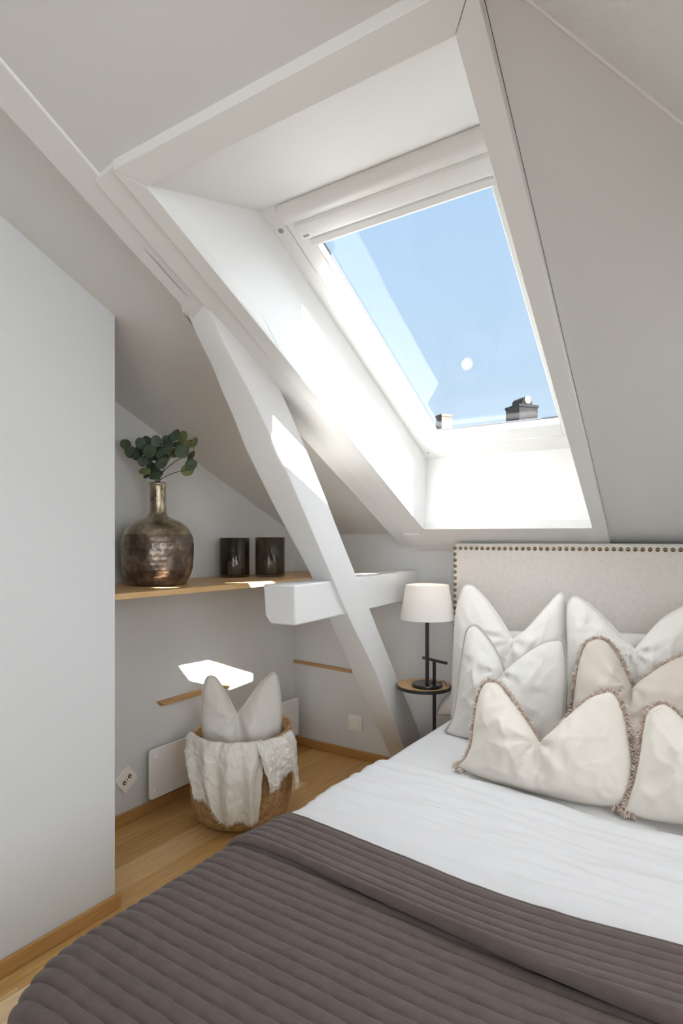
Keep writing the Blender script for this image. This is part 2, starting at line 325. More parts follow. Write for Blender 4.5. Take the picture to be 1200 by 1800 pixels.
# ------------------------------------------------------------------ SKYLIGHT
A0 = Vector((-1.116, 1.287, 2.137)); B0 = Vector((-1.197, 2.584, 1.585)); SL = (B0-A0).length; DT = (B0-A0)/SL
NO = Vector((0, .392, .92)).normalized(); WW = .745
def W(s, t, d): return A0 + Vector((1, 0, 0))*s + DT*t + NO*d
def wbox(bm, s0, s1, t0, t1, d0, d1):
    loft(bm, [W(s0, t0, d0), W(s1, t0, d0), W(s1, t1, d0), W(s0, t1, d0)], [W(s0, t0, d1), W(s1, t0, d1), W(s1, t1, d1), W(s0, t1, d1)])
def ringbox(bm, s0, s1, t0, t1, w, d0, d1, wt=None, wb=None):
    wt = wt or w; wb = wb or w
    wbox(bm, s0, s0+w, t0, t1, d0, d1); wbox(bm, s1-w, s1, t0, t1, d0, d1); wbox(bm, s0+w, s1-w, t0, t0+wt, d0, d1); wbox(bm, s0+w, s1-w, t1-wb, t1, d0, d1)
CLW = .105
def skylight():
    w = struct(empty('window_1', A0))
    # plaster lining of the shaft: four splayed sides
    fr = [W(0, 0, 0), W(WW, 0, 0), W(WW, SL, 0), W(0, SL, 0)]
    rm = [q+Vector((0, 0, .006)) for q in (TL, TR, BR, BL)]; cen = sum(fr, Vector())/4
    bm = bmesh.new()
    for i in range(4):
        j = (i+1) % 4
        q = [rm[i], rm[j], fr[j], fr[i]]
        grid(bm, 10, 10, lambda a, b, q=q: (q[0]*(1-a)+q[1]*a)*(1-b)+(q[3]*(1-a)+q[2]*a)*b)
    finish('lining', bm, M['lining'], w, smooth=True)
    bm = bmesh.new(); ringbox(bm, -.004, WW+.004, -.004, SL+.004, .052, 0, .085, wt=.05, wb=.104); finish('window_frame', bm, M['frame'], w, bevel=.003)
    bm = bmesh.new(); wbox(bm, -.004, .05, 0, SL, .085, .094); wbox(bm, WW-CLW, WW+.004, 0, SL, .085, .094); wbox(bm, -.004, WW+.004, -.02, .19, .094, .105); wbox(bm, .05, WW-CLW, SL-.07, SL, .085, .094); finish('cladding', bm, M['grey'], w)
    bm = bmesh.new(); ringbox(bm, .053, WW-.053, .053, SL-.109, .056, -.004, .03, wt=.05, wb=.081); finish('sash', bm, M['frame'], w, bevel=.003)
    bm = bmesh.new(); ringbox(bm, .105, WW-.105, .1, SL-.186, .006, .028, .034); finish('glazing_seal', bm, M['seal'], w)
    bm = bmesh.new(); wbox(bm, .09, WW-.09, .09, SL-.18, .034, .038); finish('pane', bm, M['glass'], w)
    # ventilation bar along the top, with rounded nose
    bm = bmesh.new(); pf = [(0, -.002), (.006, -.012), (.022, -.020), (.040, -.021), (.050, -.016), (.056, -.016), (.056, .0), (0, .0)]
    loft(bm, [W(.058, t, d) for t, d in pf], [W(WW-.058, t, d) for t, d in pf]); finish('ventilation_bar', bm, M['blind'], w, bevel=.0015)
    # roller blind cassette and its bottom bar
    bm = bmesh.new(); pf = [(.064, -.004), (.070, -.012), (.112, -.014), (.120, -.010), (.120, .01), (.064, .01)]
    loft(bm, [W(.078, t, d) for t, d in pf], [W(WW-.078, t, d) for t, d in pf]); cas = finish('blind_cassette', bm, M['blind'], w, bevel=.0015)
    bm = bmesh.new(); wbox(bm, .091, .110, .104, .110, -.0145, -.013); lp = finish('label_plate', bm, M['grey'], cas)
    bm = bmesh.new(); pf = [(.124, .002), (.128, -.008), (.146, -.010), (.154, -.004), (.154, .012), (.124, .012)]
    loft(bm, [W(.098, t, d) for t, d in pf], [W(WW-.098, t, d) for t, d in pf]); finish('blind_bar', bm, M['blind'], w, bevel=.0015)
    for t, s, rr in ((.075, .024, .008), (SL-.06, .026, .005)):
        bm = bmesh.new(); c0 = W(s, t, -.0015); e1 = Vector((1, 0, 0)); e2 = NO.cross(e1)
        tube(bm, [c0+NO*.004, c0], rr, 16); finish('screw_cap', bm, M['grey'], w)
    # mitred casing round the shaft
    tr = struct(empty('trim_1', TL))
    TOP = DT*-1
    o = [TL+Vector((-.047, -.055, .0245)), TR+Vector((.050, -.055, .0245)), BR+Vector((.050, .058, -.0259)), BL+Vector((-.050, .058, -.0259))]
    inn = [TL, TR, BR, BL]
    names = 0
    for i in range(4):
        j = (i+1) % 4
        g = (inn[j]-inn[i]).normalized()*.0011
        A = [inn[i]+g, inn[j]-g, o[j]-g, o[i]+g]
        bm = bmesh.new(); loft(bm, A, [p+Vector((0, 0, .036)) for p in A]); finish('casing_board', bm, M['trim'], tr, bevel=.0015)
    def slab(pl, z0, z1):
        lo = [(x, y, roofz(y)-z0) for x, y in pl]; hi = [(x, y, roofz(y)-z1) for x, y in pl]; loft(bm, lo, hi)
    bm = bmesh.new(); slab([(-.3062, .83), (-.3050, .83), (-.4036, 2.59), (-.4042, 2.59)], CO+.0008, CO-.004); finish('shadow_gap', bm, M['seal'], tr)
    # flat boards from casing down to the wall and over to the rafter
    t2 = struct(empty('trim_2', (-1.2, 2.6, roofz(2.6)-OFF)))
    bm = bmesh.new()
    slab([(-1.330, 2.596), (-.408, 2.603), (-.412, 2.688), (-1.335, 2.688)], .090, -.01)
    slab([(-1.334, 2.688), (-1.10, 2.688), (-1.10, YB), (-1.339, YB)], .090, -.01)
    finish('filler_board', bm, M['trim'], t2)
    bm = bmesh.new()
    slab([(-1.2145, .83), (-1.136, .82), (-1.244, 2.6), (-1.331, 2.6)], .082, -.01)
    finish('filler_board', bm, M['trim'], t2)
# ------------------------------------------------------------------ TIMBERS
def truss_x(y): return -1.237 - .0625*(y-1.2)
def timbers():
    # sloping rafter
    bm = bmesh.new(); N = 10
    y0, y1 = .05, YB
    def xr(y): return -1.217 - .0625*(y-.854) if y < 5 else 0
    A = [(truss_x(y0)+.025, y0, roofz(y0)-.076), (truss_x(y0)-.075, y0, roofz(y0)-.076), (truss_x(y0)-.075, y0, roofz(y0)+.02), (truss_x(y0)+.025, y0, roofz(y0)+.02)]
    B = [(truss_x(y1), y1, roofz(y1)-.070), (truss_x(y1)-.1, y1, roofz(y1)-.070), (truss_x(y1)-.1, y1, roofz(y1)+.02), (truss_x(y1), y1, roofz(y1)+.02)]
    loft(bm, A, B)
    o = finish('rafter', bm, M['timber'], bevel=.006, seg=2); tag(o, 'white painted rafter running down the slope left of the skylight', 'beam')
    ca, cb = [onp(*q, NR, Vector((0, YB, 1.234-.0755))) for q in ((253, 437), (329, 521))]
    bm = bmesh.new(); tube(bm, [ca, ca.lerp(cb, .3)+Vector((.001, 0, 0)), ca.lerp(cb, .7)-Vector((.001, 0, 0)), cb], [.0003, .0006, .0007, .0003], 6); finish('drying_crack', bm, M['seal'], o)
    # crooked diagonal brace
    lo = [(363, 531), (380, 575), (395, 608), (418, 650), (440, 690), (480, 775), (520, 865), (560, 960), (620, 1100), (660, 1180), (707, 1308)]
    up = [(363, 531), (430, 592), (488, 672), (520, 745), (547, 810), (575, 880), (600, 945), (630, 1020), (690, 1170), (735, 1280)]
    lf = [(325, 545), (340, 580), (355, 612), (370, 640), (393, 700), (405, 725), (430, 790), (480, 890), (540, 1000), (580, 1093), (617, 1180), (680, 1318)]
    n = Vector((1, .0625, 0)).normalized(); pr = Vector((truss_x(1.2)+.008, 1.2, 0)); pl = pr - Vector((.112, 0, 0))
    LO = [onp(*q, n, pr) for q in lo]; UP = [onp(*q, n, pr) for q in up]; LF = [onp(*q, n, pl) for q in lf]
    def atz(L, z):
        if z >= L[0].z:
            a, b = L[0], L[1]
        elif z <= L[-1].z:
            a, b = L[-3], L[-1]
        else:
            for a, b in zip(L, L[1:]):
                if a.z >= z >= b.z: break
        k = (z-a.z)/(b.z-a.z); return a + (b-a)*k
    def sm(L, z): return (atz(L, z-.018)+atz(L, z)*2+atz(L, z+.018))/4 if .35 < z < 1.8 else atz(L, z)
    bm = bmesh.new(); rings = []; NZ = 64
    for i in range(NZ+1):
        z = 1.9 - (1.9-0.0)*i/NZ
        a = sm(LO, z) if z < 1.885 else atz(LO, 1.885)+Vector((0, -.02*(z-1.885)*10, z-1.885)); b = sm(UP, min(z, 1.87)) + Vector((0, 0, z-min(z, 1.87))); c = sm(LF, z) if z < 1.885 else atz(LF, 1.885)+Vector((0, 0, z-1.885))
        b.y = min(max(b.y, a.y+.015), YB-.002); a.y = min(a.y, YB-.03); c.y = min(c.y, YB-.03)
        d = Vector((c.x, b.y, z))
        k = .5 + .5*math.tanh((z-1.45)*9); wane = (.008 + .03*k*(.8+.5*nz((0, 0, z), 9)))
        wane = min(wane, (b-a).length*.45)
        e = (b-a).normalized()*wane; f = (c-a).normalized()*wane*.75
        rings.append([bm.verts.new(p) for p in (a+e, a+e*.3+f*.3+Vector((.0, 0, 0)), a+f, c+(a-c).normalized()*.006, c+Vector((0, .006, 0)), d, b-Vector((.006, 0, 0)), b-Vector((0, .006, 0)))])
    for P, Q in zip(rings, rings[1:]):
        m = len(P)
        for k in range(m): bm.faces.new((P[k], P[(k+1) % m], Q[(k+1) % m], Q[k]))
    bm.faces.new(rings[0]); bm.faces.new(rings[-1][::-1])
    o = finish('brace', bm, M['timber'], smooth=True); o.data.set_sharp_from_angle(angle=math.radians(28))
    tag(o, 'crooked white painted diagonal brace standing between rafter and floor', 'beam')
    # horizontal tie
    t = empty('tie_beam', (-1.3, 2.2, .9)); tag(t, 'short horizontal white beam crossed by the diagonal brace above the basket', 'beam')
    zt, zb = 1.042, .900
    bm = bmesh.new(); x = lambda y: truss_x(y) - .006; yy0, yy1 = 1.652, 2.535
    pf0 = [(x(yy0), yy0, zt), (x(yy0), yy0, zb), (x(yy0)-.105, yy0-.012, zb), (x(yy0)-.127, yy0-.015, zb+.03), (x(yy0)-.135, yy0-.015, zt)]
    pf1 = [(x(yy1), yy1, zt+.004), (x(yy1), yy1, zb), (x(yy1)-.105, yy1, zb), (x(yy1)-.127, yy1, zb+.03), (x(yy1)-.135, yy1, zt+.004)]
    loft(bm, pf0, pf1); finish('beam', bm, M['timber'], t, bevel=.006)
    bm = bmesh.new(); loft(bm, [(x(yy1)-.002, yy1, zt+.006), (x(yy1)-.002, yy1, zb), (x(yy1)-.12, yy1, zb), (x(yy1)-.12, yy1, zt+.006)], [(truss_x(YB)-.002, YB, zt+.006), (truss_x(YB)-.002, YB, zb), (truss_x(YB)-.12, YB, zb), (truss_x(YB)-.12, YB, zt+.006)])
    finish('wall_end', bm, M['timber'], t, bevel=.004)
# ------------------------------------------------------------------ RECESS: shelf, vase, candles, battens, heater, sockets
ZS = 1.02
def recess():
    bm = bmesh.new(); prism(bm, [(XL, 1.217, ZS-.021), (-1.722, 1.217, ZS-.021), (-1.668, YB-.001, ZS-.021), (XL, YB-.001, ZS-.021)], (0, 0, .021))
    tag(finish('wall_shelf', bm, M['oak_shelf'], bevel=.0015), 'oak plank shelf across the recess carrying the vase', 'shelf')
    # vase
    c = onz(277.5, 1027.5, ZS); t = (c-EYE).dot(FD); k = t/F; R = 61.5*k
    V = empty('vase', (c.x, c.y, ZS)); tag(V, 'large bottle-shaped mercury glass vase with silvery neck on the shelf', 'vase')
    def hz(v): return ZS + (1027.5-v)*k
    body = [(.60*R, ZS), (.78*R, ZS+.004), (.90*R, hz(1012)), (.965*R, hz(1000)), (.985*R, hz(985)), (1.0*R, hz(970)), (1.0*R, hz(955)), (.965*R, hz(943)), (.945*R, hz(939.5))]
    def facet(r, z, a):
        if r < .7*R: return r
        row = (z-ZS)/.021; n = 34
        ph = (a/(2*PI)*n + .5*(math.floor(row) % 2)) % 1
        return r*(1 - .007*math.sin(PI*ph)*math.sin(PI*(row % 1)))
    # refine the profile
    def refine(P, m):
        out = []
        for a, b in zip(P, P[1:]):
            for i in range(m): out.append((a[0]+(b[0]-a[0])*i/m, a[1]+(b[1]-a[1])*i/m))
        return out+[P[-1]]
    bm = bmesh.new(); lathe(bm, refine(body, 9), c.x, c.y, 204, facet, True, False)
    finish('vase_body', bm, M['vase_low'], V, smooth=True)
    neck = [(.945*R, hz(939.5)), (.90*R, hz(933)), (.80*R, hz(925)), (.62*R, hz(917)), (.40*R, hz(911.5)), (.27*R, hz(907)), (.232*R, hz(900)), (.225*R, hz(885)), (.225*R, hz(855)), (.232*R, hz(853.5)), (.25*R, hz(852)), (.25*R, hz(849.5)), (.22*R, hz(848)), (.19*R, hz(849)), (.19*R, hz(900))]
    bm = bmesh.new(); lathe(bm, neck, c.x, c.y, 64, None, False, False); o = finish('vase_neck', bm, M['vase_up'], V, smooth=True); o['label'] = 'silvery golden glass shoulder and neck'
    # eucalyptus bunch
    E = empty('eucalyptus_bunch', (c.x, c.y, hz(850))); tag(E, 'bunch of round-leaved dark green eucalyptus standing in the mercury glass vase', 'plant')
    leaves = [(130, 195, 26, 0), (155, 235, 30, 0), (215, 190, 28, 0), (205, 235, 26, 0), (248, 176, 26, 0), (298, 178, 27, 0), (262, 232, 36, 0), (225, 288, 26, 0), (275, 325, 28, 0), (238, 345, 26, 1), (300, 368, 36, 0), (330, 300, 34, 0), (333, 196, 30, 0), (366, 212, 34, 0), (380, 165, 26, 0), (405, 148, 32, 0), (445, 152, 28, 1), (467, 198, 26, 1), (486, 192, 24, 0), (512, 184, 25, 1), (396, 245, 30, 2), (440, 234, 34, 0), (495, 260, 26, 1), (492, 306, 28, 0), (470, 336, 30, 1), (285, 258, 24, 0), (322, 240, 28, 0), (345, 262, 26, 0), (308, 215, 26, 0), (190, 262, 20, 0), (262, 292, 24, 0), (250, 372, 20, 0), (300, 330, 26, 0), (415, 200, 28, 0), (350, 170, 22, 0)]
    pts = []
    random.seed(3)
    for i, (x, y, r, kd) in enumerate(leaves):
        u, v = 180+x/3.158, 720+y/3.158
        dep = random.uniform(-.05, .05) if r < 34 else -.05
        p = EYE + ray(u, v)*(t+dep)
        if p.x < XL+.045: p = onx(u, v, XL+.045+.02*random.random())
        pts.append((p, r/3.158*k*1.12, kd))
    # nine branches, each gathers its nearest leaves
    tips = [(140, 205), (210, 205), (262, 205), (330, 190), (405, 150), (470, 180), (505, 240), (485, 330), (300, 330)]
    T = [EYE + ray(180+x/3.158, 720+y/3.158)*t for x, y in tips]
    T = [q if q.x > XL+.05 else EYE+(q-EYE)*((XL+.05)/q.x) for q in T]
    groups = [[] for _ in T]
    for q in pts: groups[min(range(len(T)), key=lambda i: (T[i]-q[0]).length)].append(q)
    root = Vector((c.x, c.y, hz(890)))
    for i, tip in enumerate(T):
        bm = bmesh.new(); mouth = Vector((c.x+random.uniform(-.01, .01), c.y+random.uniform(-.01, .01), hz(848)))
        def path(s, tip=tip, mouth=mouth):
            if s < .3: return root.lerp(mouth, s/.3)
            q = (s-.3)/.7; m = mouth + Vector((0, 0, (tip.z-mouth.z)*.55)); m = m.lerp(tip, .25)
            return mouth*(1-q)**2 + m*2*q*(1-q) + tip*q*q
        tube(bm, [path(j/14) for j in range(15)], [.0028-.0016*j/14 for j in range(15)], 6)
        for p, r, kd in groups[i]:
            s = min((path(j/30) for j in range(12, 31)), key=lambda a: (a-p).length)
            tube(bm, [s, (s+p)/2+Vector((0, 0, .004)), p], .0011, 5)
        br = finish('branch', bm, M['stem'], E, smooth=True)
        for tone in (0, 1):
            L = [g for g in groups[i] if (g[2] > 0) == bool(tone)]
            if not L: continue
            bm = bmesh.new()
            for p, r, kd in L:
                # each leaf a slightly cupped disc with a pointed end
                out = (p-Vector((c.x, c.y, hz(840)))).normalized()
                nrm = (FD*-1 + Vector((random.uniform(-.6, .6), random.uniform(-.6, .6), random.uniform(-.3, .6)))).normalized()
                if kd == 2 or (p.z < hz(830)): nrm = (nrm + Vector((0, 0, .8))).normalized()
                e1 = (out - nrm*out.dot(nrm)).normalized(); e2 = nrm.cross(e1)
                rows = []
                ns, nr = 18, 4
                cen = bm.verts.new(p - nrm*r*.0); prev = None
                for kk in range(1, nr+1):
                    ring = []
                    for a in range(ns):
                        th = 2*PI*a/ns; rr = r*kk/nr*1.06
                        px = math.cos(th)*rr*(1.0+.10*max(0, math.cos(th))**6); py = math.sin(th)*rr*.94
                        h = .22*(kk/nr)**2*r*math.cos(2*th)*.6 + .25*abs(py)**1.2*r**-.2
                        ring.append(bm.verts.new(p + e1*px + e2*py + nrm*h))
                    if prev is None:
                        for a in range(ns): bm.faces.new((cen, ring[a], ring[(a+1) % ns]))
                    else:
                        for a in range(ns): bm.faces.new((prev[a], ring[a], ring[(a+1) % ns], prev[(a+1) % ns]))
                    prev = ring
            lo = finish('foliage', bm, M['leaf2'] if tone else M['leaf'], br, smooth=True)
            md = lo.modifiers.new('solid', 'SOLIDIFY'); md.thickness = .0008
    # candle glasses
    for (u0, u1, vt, vb, lab, cl) in ((385.5, 438.5, 945.5, 1016, 'smoked glass candle holder on the shelf, the one nearer the vase', 'cream pillar candle inside the smoked glass nearer the vase'),
                                  (448, 500.5, 944.5, 1015, 'smoked glass candle holder on the shelf, the one nearer the brace', 'cream pillar candle inside the smoked glass nearer the brace')):
        um = (u0+u1)/2; cc = onz(um, vb-1.7, ZS); kk = (cc-EYE).dot(FD)/F; r = (u1-u0)/2*kk; zt = ZS + (vb-vt-1.7)*kk
        bm = bmesh.new(); w = .0035
        lathe(bm, [(r-.008, ZS+.0005), (r-.002, ZS+.003), (r, ZS+.009), (r, zt-.002), (r-w*.5, zt), (r-w, zt-.002), (r-w, ZS+.016), (r-w-.006, ZS+.013), (.004, ZS+.012)], cc.x, cc.y, 64, None, True, True)
        tag(finish('candle_holder', bm, M['smoke'], smooth=True), lab, 'candle holder', 'smoked candle glasses')
        cr = .034; zc = ZS+.0135
        K = empty('candle', (cc.x, cc.y, zc)); tag(K, cl, 'candle', 'candles in the smoked glasses')
        bm = bmesh.new(); lathe(bm, [(cr-.003, zc), (cr, zc+.004), (cr, zc+.058), (cr-.004, zc+.064), (.014, zc+.068), (.004, zc+.070)], cc.x, cc.y, 40); finish('wax', bm, M['candle'], K, smooth=True)
        bm = bmesh.new(); tube(bm, [(cc.x, cc.y, zc+.068), (cc.x+.001, cc.y, zc+.080)], .001, 6); finish('wick', bm, M['dark'], K)
    # battens
    t = empty('wooden_batten', (XL, 2.0, .467)); tag(t, 'oak batten with slanted ends on the wall behind the basket pillow', 'batten')
    bm = bmesh.new(); z0, z1 = .452, .478
    loft(bm, [(XL, 1.79, z0), (XL, 2.24, z0), (XL, 2.275, z1), (XL, 1.765, z1)], [(XL+.021, 1.805, z0+.003), (XL+.021, 2.225, z0+.003), (XL+.012, 2.27, z1), (XL+.012, 1.77, z1)]); finish('strip', bm, M['oak_batten'], t, bevel=.001)
    for y in (1.862, 1.874, 2.185, 2.197):
        bm = bmesh.new(); tube(bm, [(XL+.014, y, .466), (XL+.0195, y, .466)], .003, 8); finish('screw', bm, M['grey'], t)
    t = empty('wooden_batten', (-1.94, YB, .489)); tag(t, 'thin oak batten on the grey wall left of the diagonal brace', 'batten')
    a, b = (XL+.002, .497), (-1.742, .485); th = .018
    bm = bmesh.new(); prism(bm, [(a[0], YB, a[1]), (b[0], YB, b[1]), (b[0], YB, b[1]-th), (a[0], YB, a[1]-th)], (0, -.016, 0)); finish('strip', bm, M['oak_battenX'], t, bevel=.001)
    bm = bmesh.new(); tube(bm, [(-1.757, YB-.012, .477), (-1.757, YB-.018, .477)], .003, 8); finish('screw', bm, M['grey'], t)
    # panel heater
    t = empty('panel_heater', (XL, 2.2, .18)); tag(t, 'low white wall panel heater behind the basket', 'heater')
    y0, y1, z0, z1 = 1.687, 2.742, .076, .292; r = .012; x = XL+.06
    pts = []
    for (cy, cz, a0) in ((y1-r, z1-r, 0), (y0+r, z1-r, PI/2), (y0+r, z0+r, PI), (y1-r, z0+r, 1.5*PI)):
        for i in range(6): a = a0+PI/2*i/5; pts.append((x, cy+r*math.cos(a), cz+r*math.sin(a)))
    bm = bmesh.new(); prism(bm, pts, (-.012, 0, 0)); finish('front_panel', bm, M['heater'], t, bevel=.002)
    bm = bmesh.new(); box(bm, (XL, y0+.08, z0+.02), (x-.012, y1-.08, z1-.03)); finish('heater_body', bm, M['grey'], t)
    for y in (y0+.03, y1-.03):
        for z in (z0+.035, z1-.035):
            bm = bmesh.new(); s = []
            for i in range(5): s.append(((x+.006*math.sin(PI/2*i/4)), .0085*math.cos(PI/2*i/4)+.0002))
            rings = [[bm.verts.new((px, y+rr*math.cos(2*PI*k/14), z+rr*math.sin(2*PI*k/14))) for k in range(14)] for px, rr in s]
            for P, Q in zip(rings, rings[1:]):
                for k in range(14): bm.faces.new((P[k], P[(k+1) % 14], Q[(k+1) % 14], Q[k]))
            bm.faces.new(rings[-1]); finish('fixing_knob', bm, M['heater'], t, smooth=True)
    # tilted antenna outlet on the left wall
    def plate(c, ang, s, x0, depth):
        r = .008; P = []
        for (sx, sy, a0) in ((1, 1, 0), (-1, 1, PI/2), (-1, -1, PI), (1, -1, 1.5*PI)):
            for i in range(4):
                a = a0+PI/2*i/3; py, pz = sx*(s/2-r)+r*math.cos(a), sy*(s/2-r)+r*math.sin(a)
                P.append((x0, c[0]+py*math.cos(ang)-pz*math.sin(ang), c[1]+py*math.sin(ang)+pz*math.cos(ang)))
        bm = bmesh.new(); prism(bm, P, (depth, 0, 0)); return bm
    cy, cz, an = 1.607, .1845, math.radians(38)
    t = empty('aerial_socket', (XL, cy, cz)); tag(t, 'white square socket plate with two round holes, tilted, beside the heater', 'socket')
    finish('cover_plate', plate((cy, cz), an, .084, XL, .010), M['plastic'], t, bevel=.002)
    for d, rr in ((-.017, .0085), (.017, .0085), (0, .0025)):
        py, pz = cy+d*math.cos(an), cz+d*math.sin(an)
        bm = bmesh.new(); tube(bm, [(XL+.009, py, pz), (XL+.0125, py, pz)], rr, 16); h = finish('socket_hole' if rr > .005 else 'screw', bm, M['dark'], t)
        if rr > .005:
            bm = bmesh.new(); tube(bm, [(XL+.012, py, pz), (XL+.0145, py, pz)], .0035, 10); finish('contact_pin', bm, M['plastic'], h)
    # outlet on the back wall
    a, b = ony(613.2, 1256, YB), ony(636.6, 1285.5, YB); xc, zc, s = (a.x+b.x)/2, .1915, .0845
    t = empty('wall_socket', (xc, YB, zc)); tag(t, 'small square cream outlet with a hinged lid low on the back wall', 'socket')
    bm = bmesh.new(); box(bm, (xc-s/2, YB-.010, zc-s/2), (xc+s/2, YB, zc+s/2)); finish('cover_plate', bm, M['plastic'], t, bevel=.003)
    bm = bmesh.new(); box(bm, (xc-s*.36, YB-.015, zc-s*.36), (xc+s*.36, YB-.009, zc+s*.36)); finish('hinged_lid', bm, M['plastic'], t, bevel=.003)
# ------------------------------------------------------------------ cushions
def resample(P, n):
    P = [Vector(p) for p in P]
    # Catmull-Rom then even spacing
    Q = []
    for i in range(len(P)-1):
        a, b, c, d = P[max(i-1, 0)], P[i], P[i+1], P[min(i+2, len(P)-1)]
        for j in range(12):
            t = j/12; Q.append(.5*((2*b)+(c-a)*t+(2*a-5*b+4*c-d)*t*t+(3*b-a-3*c+d)*t**3))
    Q.append(P[-1]); L = [0]
    for a, b in zip(Q, Q[1:]): L.append(L[-1]+(b-a).length)
    out = []; k = 0
    for i in range(n+1):
        s = L[-1]*i/n
        while k < len(L)-2 and L[k+1] < s: k += 1
        f = (s-L[k])/max(1e-9, L[k+1]-L[k]); out.append(Q[k].lerp(Q[k+1], min(1, max(0, f))))
    return out
def splitres(P, n, k):           # resample so that index n/2 sits on the V dip P[k]
    h = n//2; return resample(P[:k+1], h) + resample(P[k:], n-h)[1:]
def cushion(parent, m, left, top, right, bottom, pl, pr, lean, T, Tb=.5, vk=None, vdepth=.5, seed=1, wr=.006, nu=56, nv=44, name='cushion_cover'):
    e1 = pr-pl; e1.z = 0; e1.normalize(); n0 = Vector((e1.y, -e1.x, 0)); a = math.radians(lean)
    n = n0*math.cos(a) + UD*math.sin(a)
    if n0.y > 0: n = -n
    def un(q): return onp(q[0], q[1], n, pl)
    Bt = resample([un(q) for q in bottom], nu); Lf = resample([un(q) for q in left], nv); Rt = resample([un(q) for q in right], nv)
    tp = [un(q) for q in top]
    Tp = splitres(tp, nu, vk) if vk else resample(tp, nu)
    c00, c10, c01, c11 = Bt[0], Bt[-1], Tp[0], Tp[-1]
    Lf[0] = c00; Lf[-1] = c01; Rt[0] = c10; Rt[-1] = c11
    def flat(i, j):
        s, t = i/nu, j/nv
        return (Bt[i]*(1-t)+Tp[i]*t) + (Lf[j]*(1-s)+Rt[j]*s) - (c00*(1-s)*(1-t)+c10*s*(1-t)+c01*(1-s)*t+c11*s*t)
    def prof(s, t):
        f = (max(0, 4*s*(1-s)))**.5 * (max(0, 4*t*(1-t)))**.55
        return f
    bm = bmesh.new(); fr = {}; bk = {}
    for i in range(nu+1):
        for j in range(nv+1):
            s, t = i/nu, j/nv; p = flat(i, j); f = prof(s, t)
            edge = min(1, min(i, nu-i, j, nv-j)/5)
            g = T*f
            if vk:
                w = .022 + .11*(1-t); g *= 1 - vdepth*math.exp(-((s-.5)/w)**2)*max(0, t-.25)/.75*min(1, (1-t)*12+.25)
                g += T*.22*math.exp(-((abs(s-.5)-.17)/.12)**2)*math.sin(PI*t)*edge*.6
            q = p + n*g
            wv = nz(p, 9, seed)*.6 + nz((p.x*2.2, p.y*2.2, p.z), 14, seed+1)*.5 + nz(p, 30, seed+2)*.18
            rdg = 1-abs(nz((p.x*3.0, p.y*3.0, p.z*1.6), 5.5, seed+4))*2.4; rdg2 = 1-abs(nz((p.x, p.y, p.z*1.5), 8.5, seed+5))*2.6
            wv += .9*max(0, rdg)**3 + .55*max(0, rdg2)**3
            if vk:
                dv = p-Tp[nu//2]; rr = dv.length; th = math.atan2(dv.dot(e1), -dv.z+1e-6)
                wv += 1.5*math.sin(7*th+1.2+seed+3*nz(p, 6, seed+6))*math.exp(-rr/.09)*min(1, rr/.03)
            for cnr in (c00, c10, c01, c11):
                dv = p-cnr; rr = dv.length; th = math.atan2(dv.dot(e1), dv.z)
                wv += 1.1*math.sin(11*th+seed)*math.exp(-rr/.045)*min(1, rr/.02)
            q += n*(wr*wv*edge*(.4+f))
            if 0 < i < nu and 0 < j < nv:
                bk[i, j] = bm.verts.new(p - n*(Tb*T*f)); fr[i, j] = bm.verts.new(q)
            else:
                fr[i, j] = bk[i, j] = bm.verts.new(p)
    for i in range(nu):
        for j in range(nv):
            bm.faces.new((fr[i, j], fr[i+1, j], fr[i+1, j+1], fr[i, j+1]))
            try: bm.faces.new((bk[i, j], bk[i, j+1], bk[i+1, j+1], bk[i+1, j]))
            except ValueError: pass
    o = finish(name, bm, m, parent, smooth=True)
    cen = flat(nu//2, nv//2)
    seam = dict(left=Lf, top=Tp, right=Rt, bottom=Bt, n=n, cen=cen)
    return o, seam
def fringe(parent, path, n, cen, length=.024, dens=.0022, m=None, seed=1):
    random.seed(seed); bm = bmesh.new(); P = path
    for a, b in zip(P, P[1:]):
        d = b-a; L = d.length
        if L < 1e-6: continue
        t = d/L; out = t.cross(n).normalized()
        if out.dot((a+b)/2-cen) < 0: out = -out
        k = max(1, int(L/dens))
        for i in range(k):
            for q in range(8):
                base = a + d*((i+random.random())/k) + n*random.uniform(-.010, .013) - out*random.uniform(.0, .009)
                dr = (out*random.uniform(.25, 1) + n*random.uniform(-.85, .95) + t*random.uniform(-.45, .45)).normalized()
                l = length*random.uniform(.6, 1.1); w = random.uniform(.0012, .0022)
                sd = dr.cross(Vector((random.uniform(-1, 1), random.uniform(-1, 1), random.uniform(-1, 1)))).normalized()*w
                bend = Vector((0, 0, -1))*l*.25 + t*random.uniform(-.3, .3)*l
                p0, p1, p2 = base, base+dr*l*.55, base+dr*l+bend
                v = [bm.verts.new(x) for x in (p0-sd, p0+sd, p1-sd, p1+sd, p2)]
                bm.faces.new((v[0], v[1], v[3], v[2])); bm.faces.new((v[2], v[3], v[4]))
    return finish('fringe', bm, m or M['fringe'], parent, smooth=True)
ZB = .422
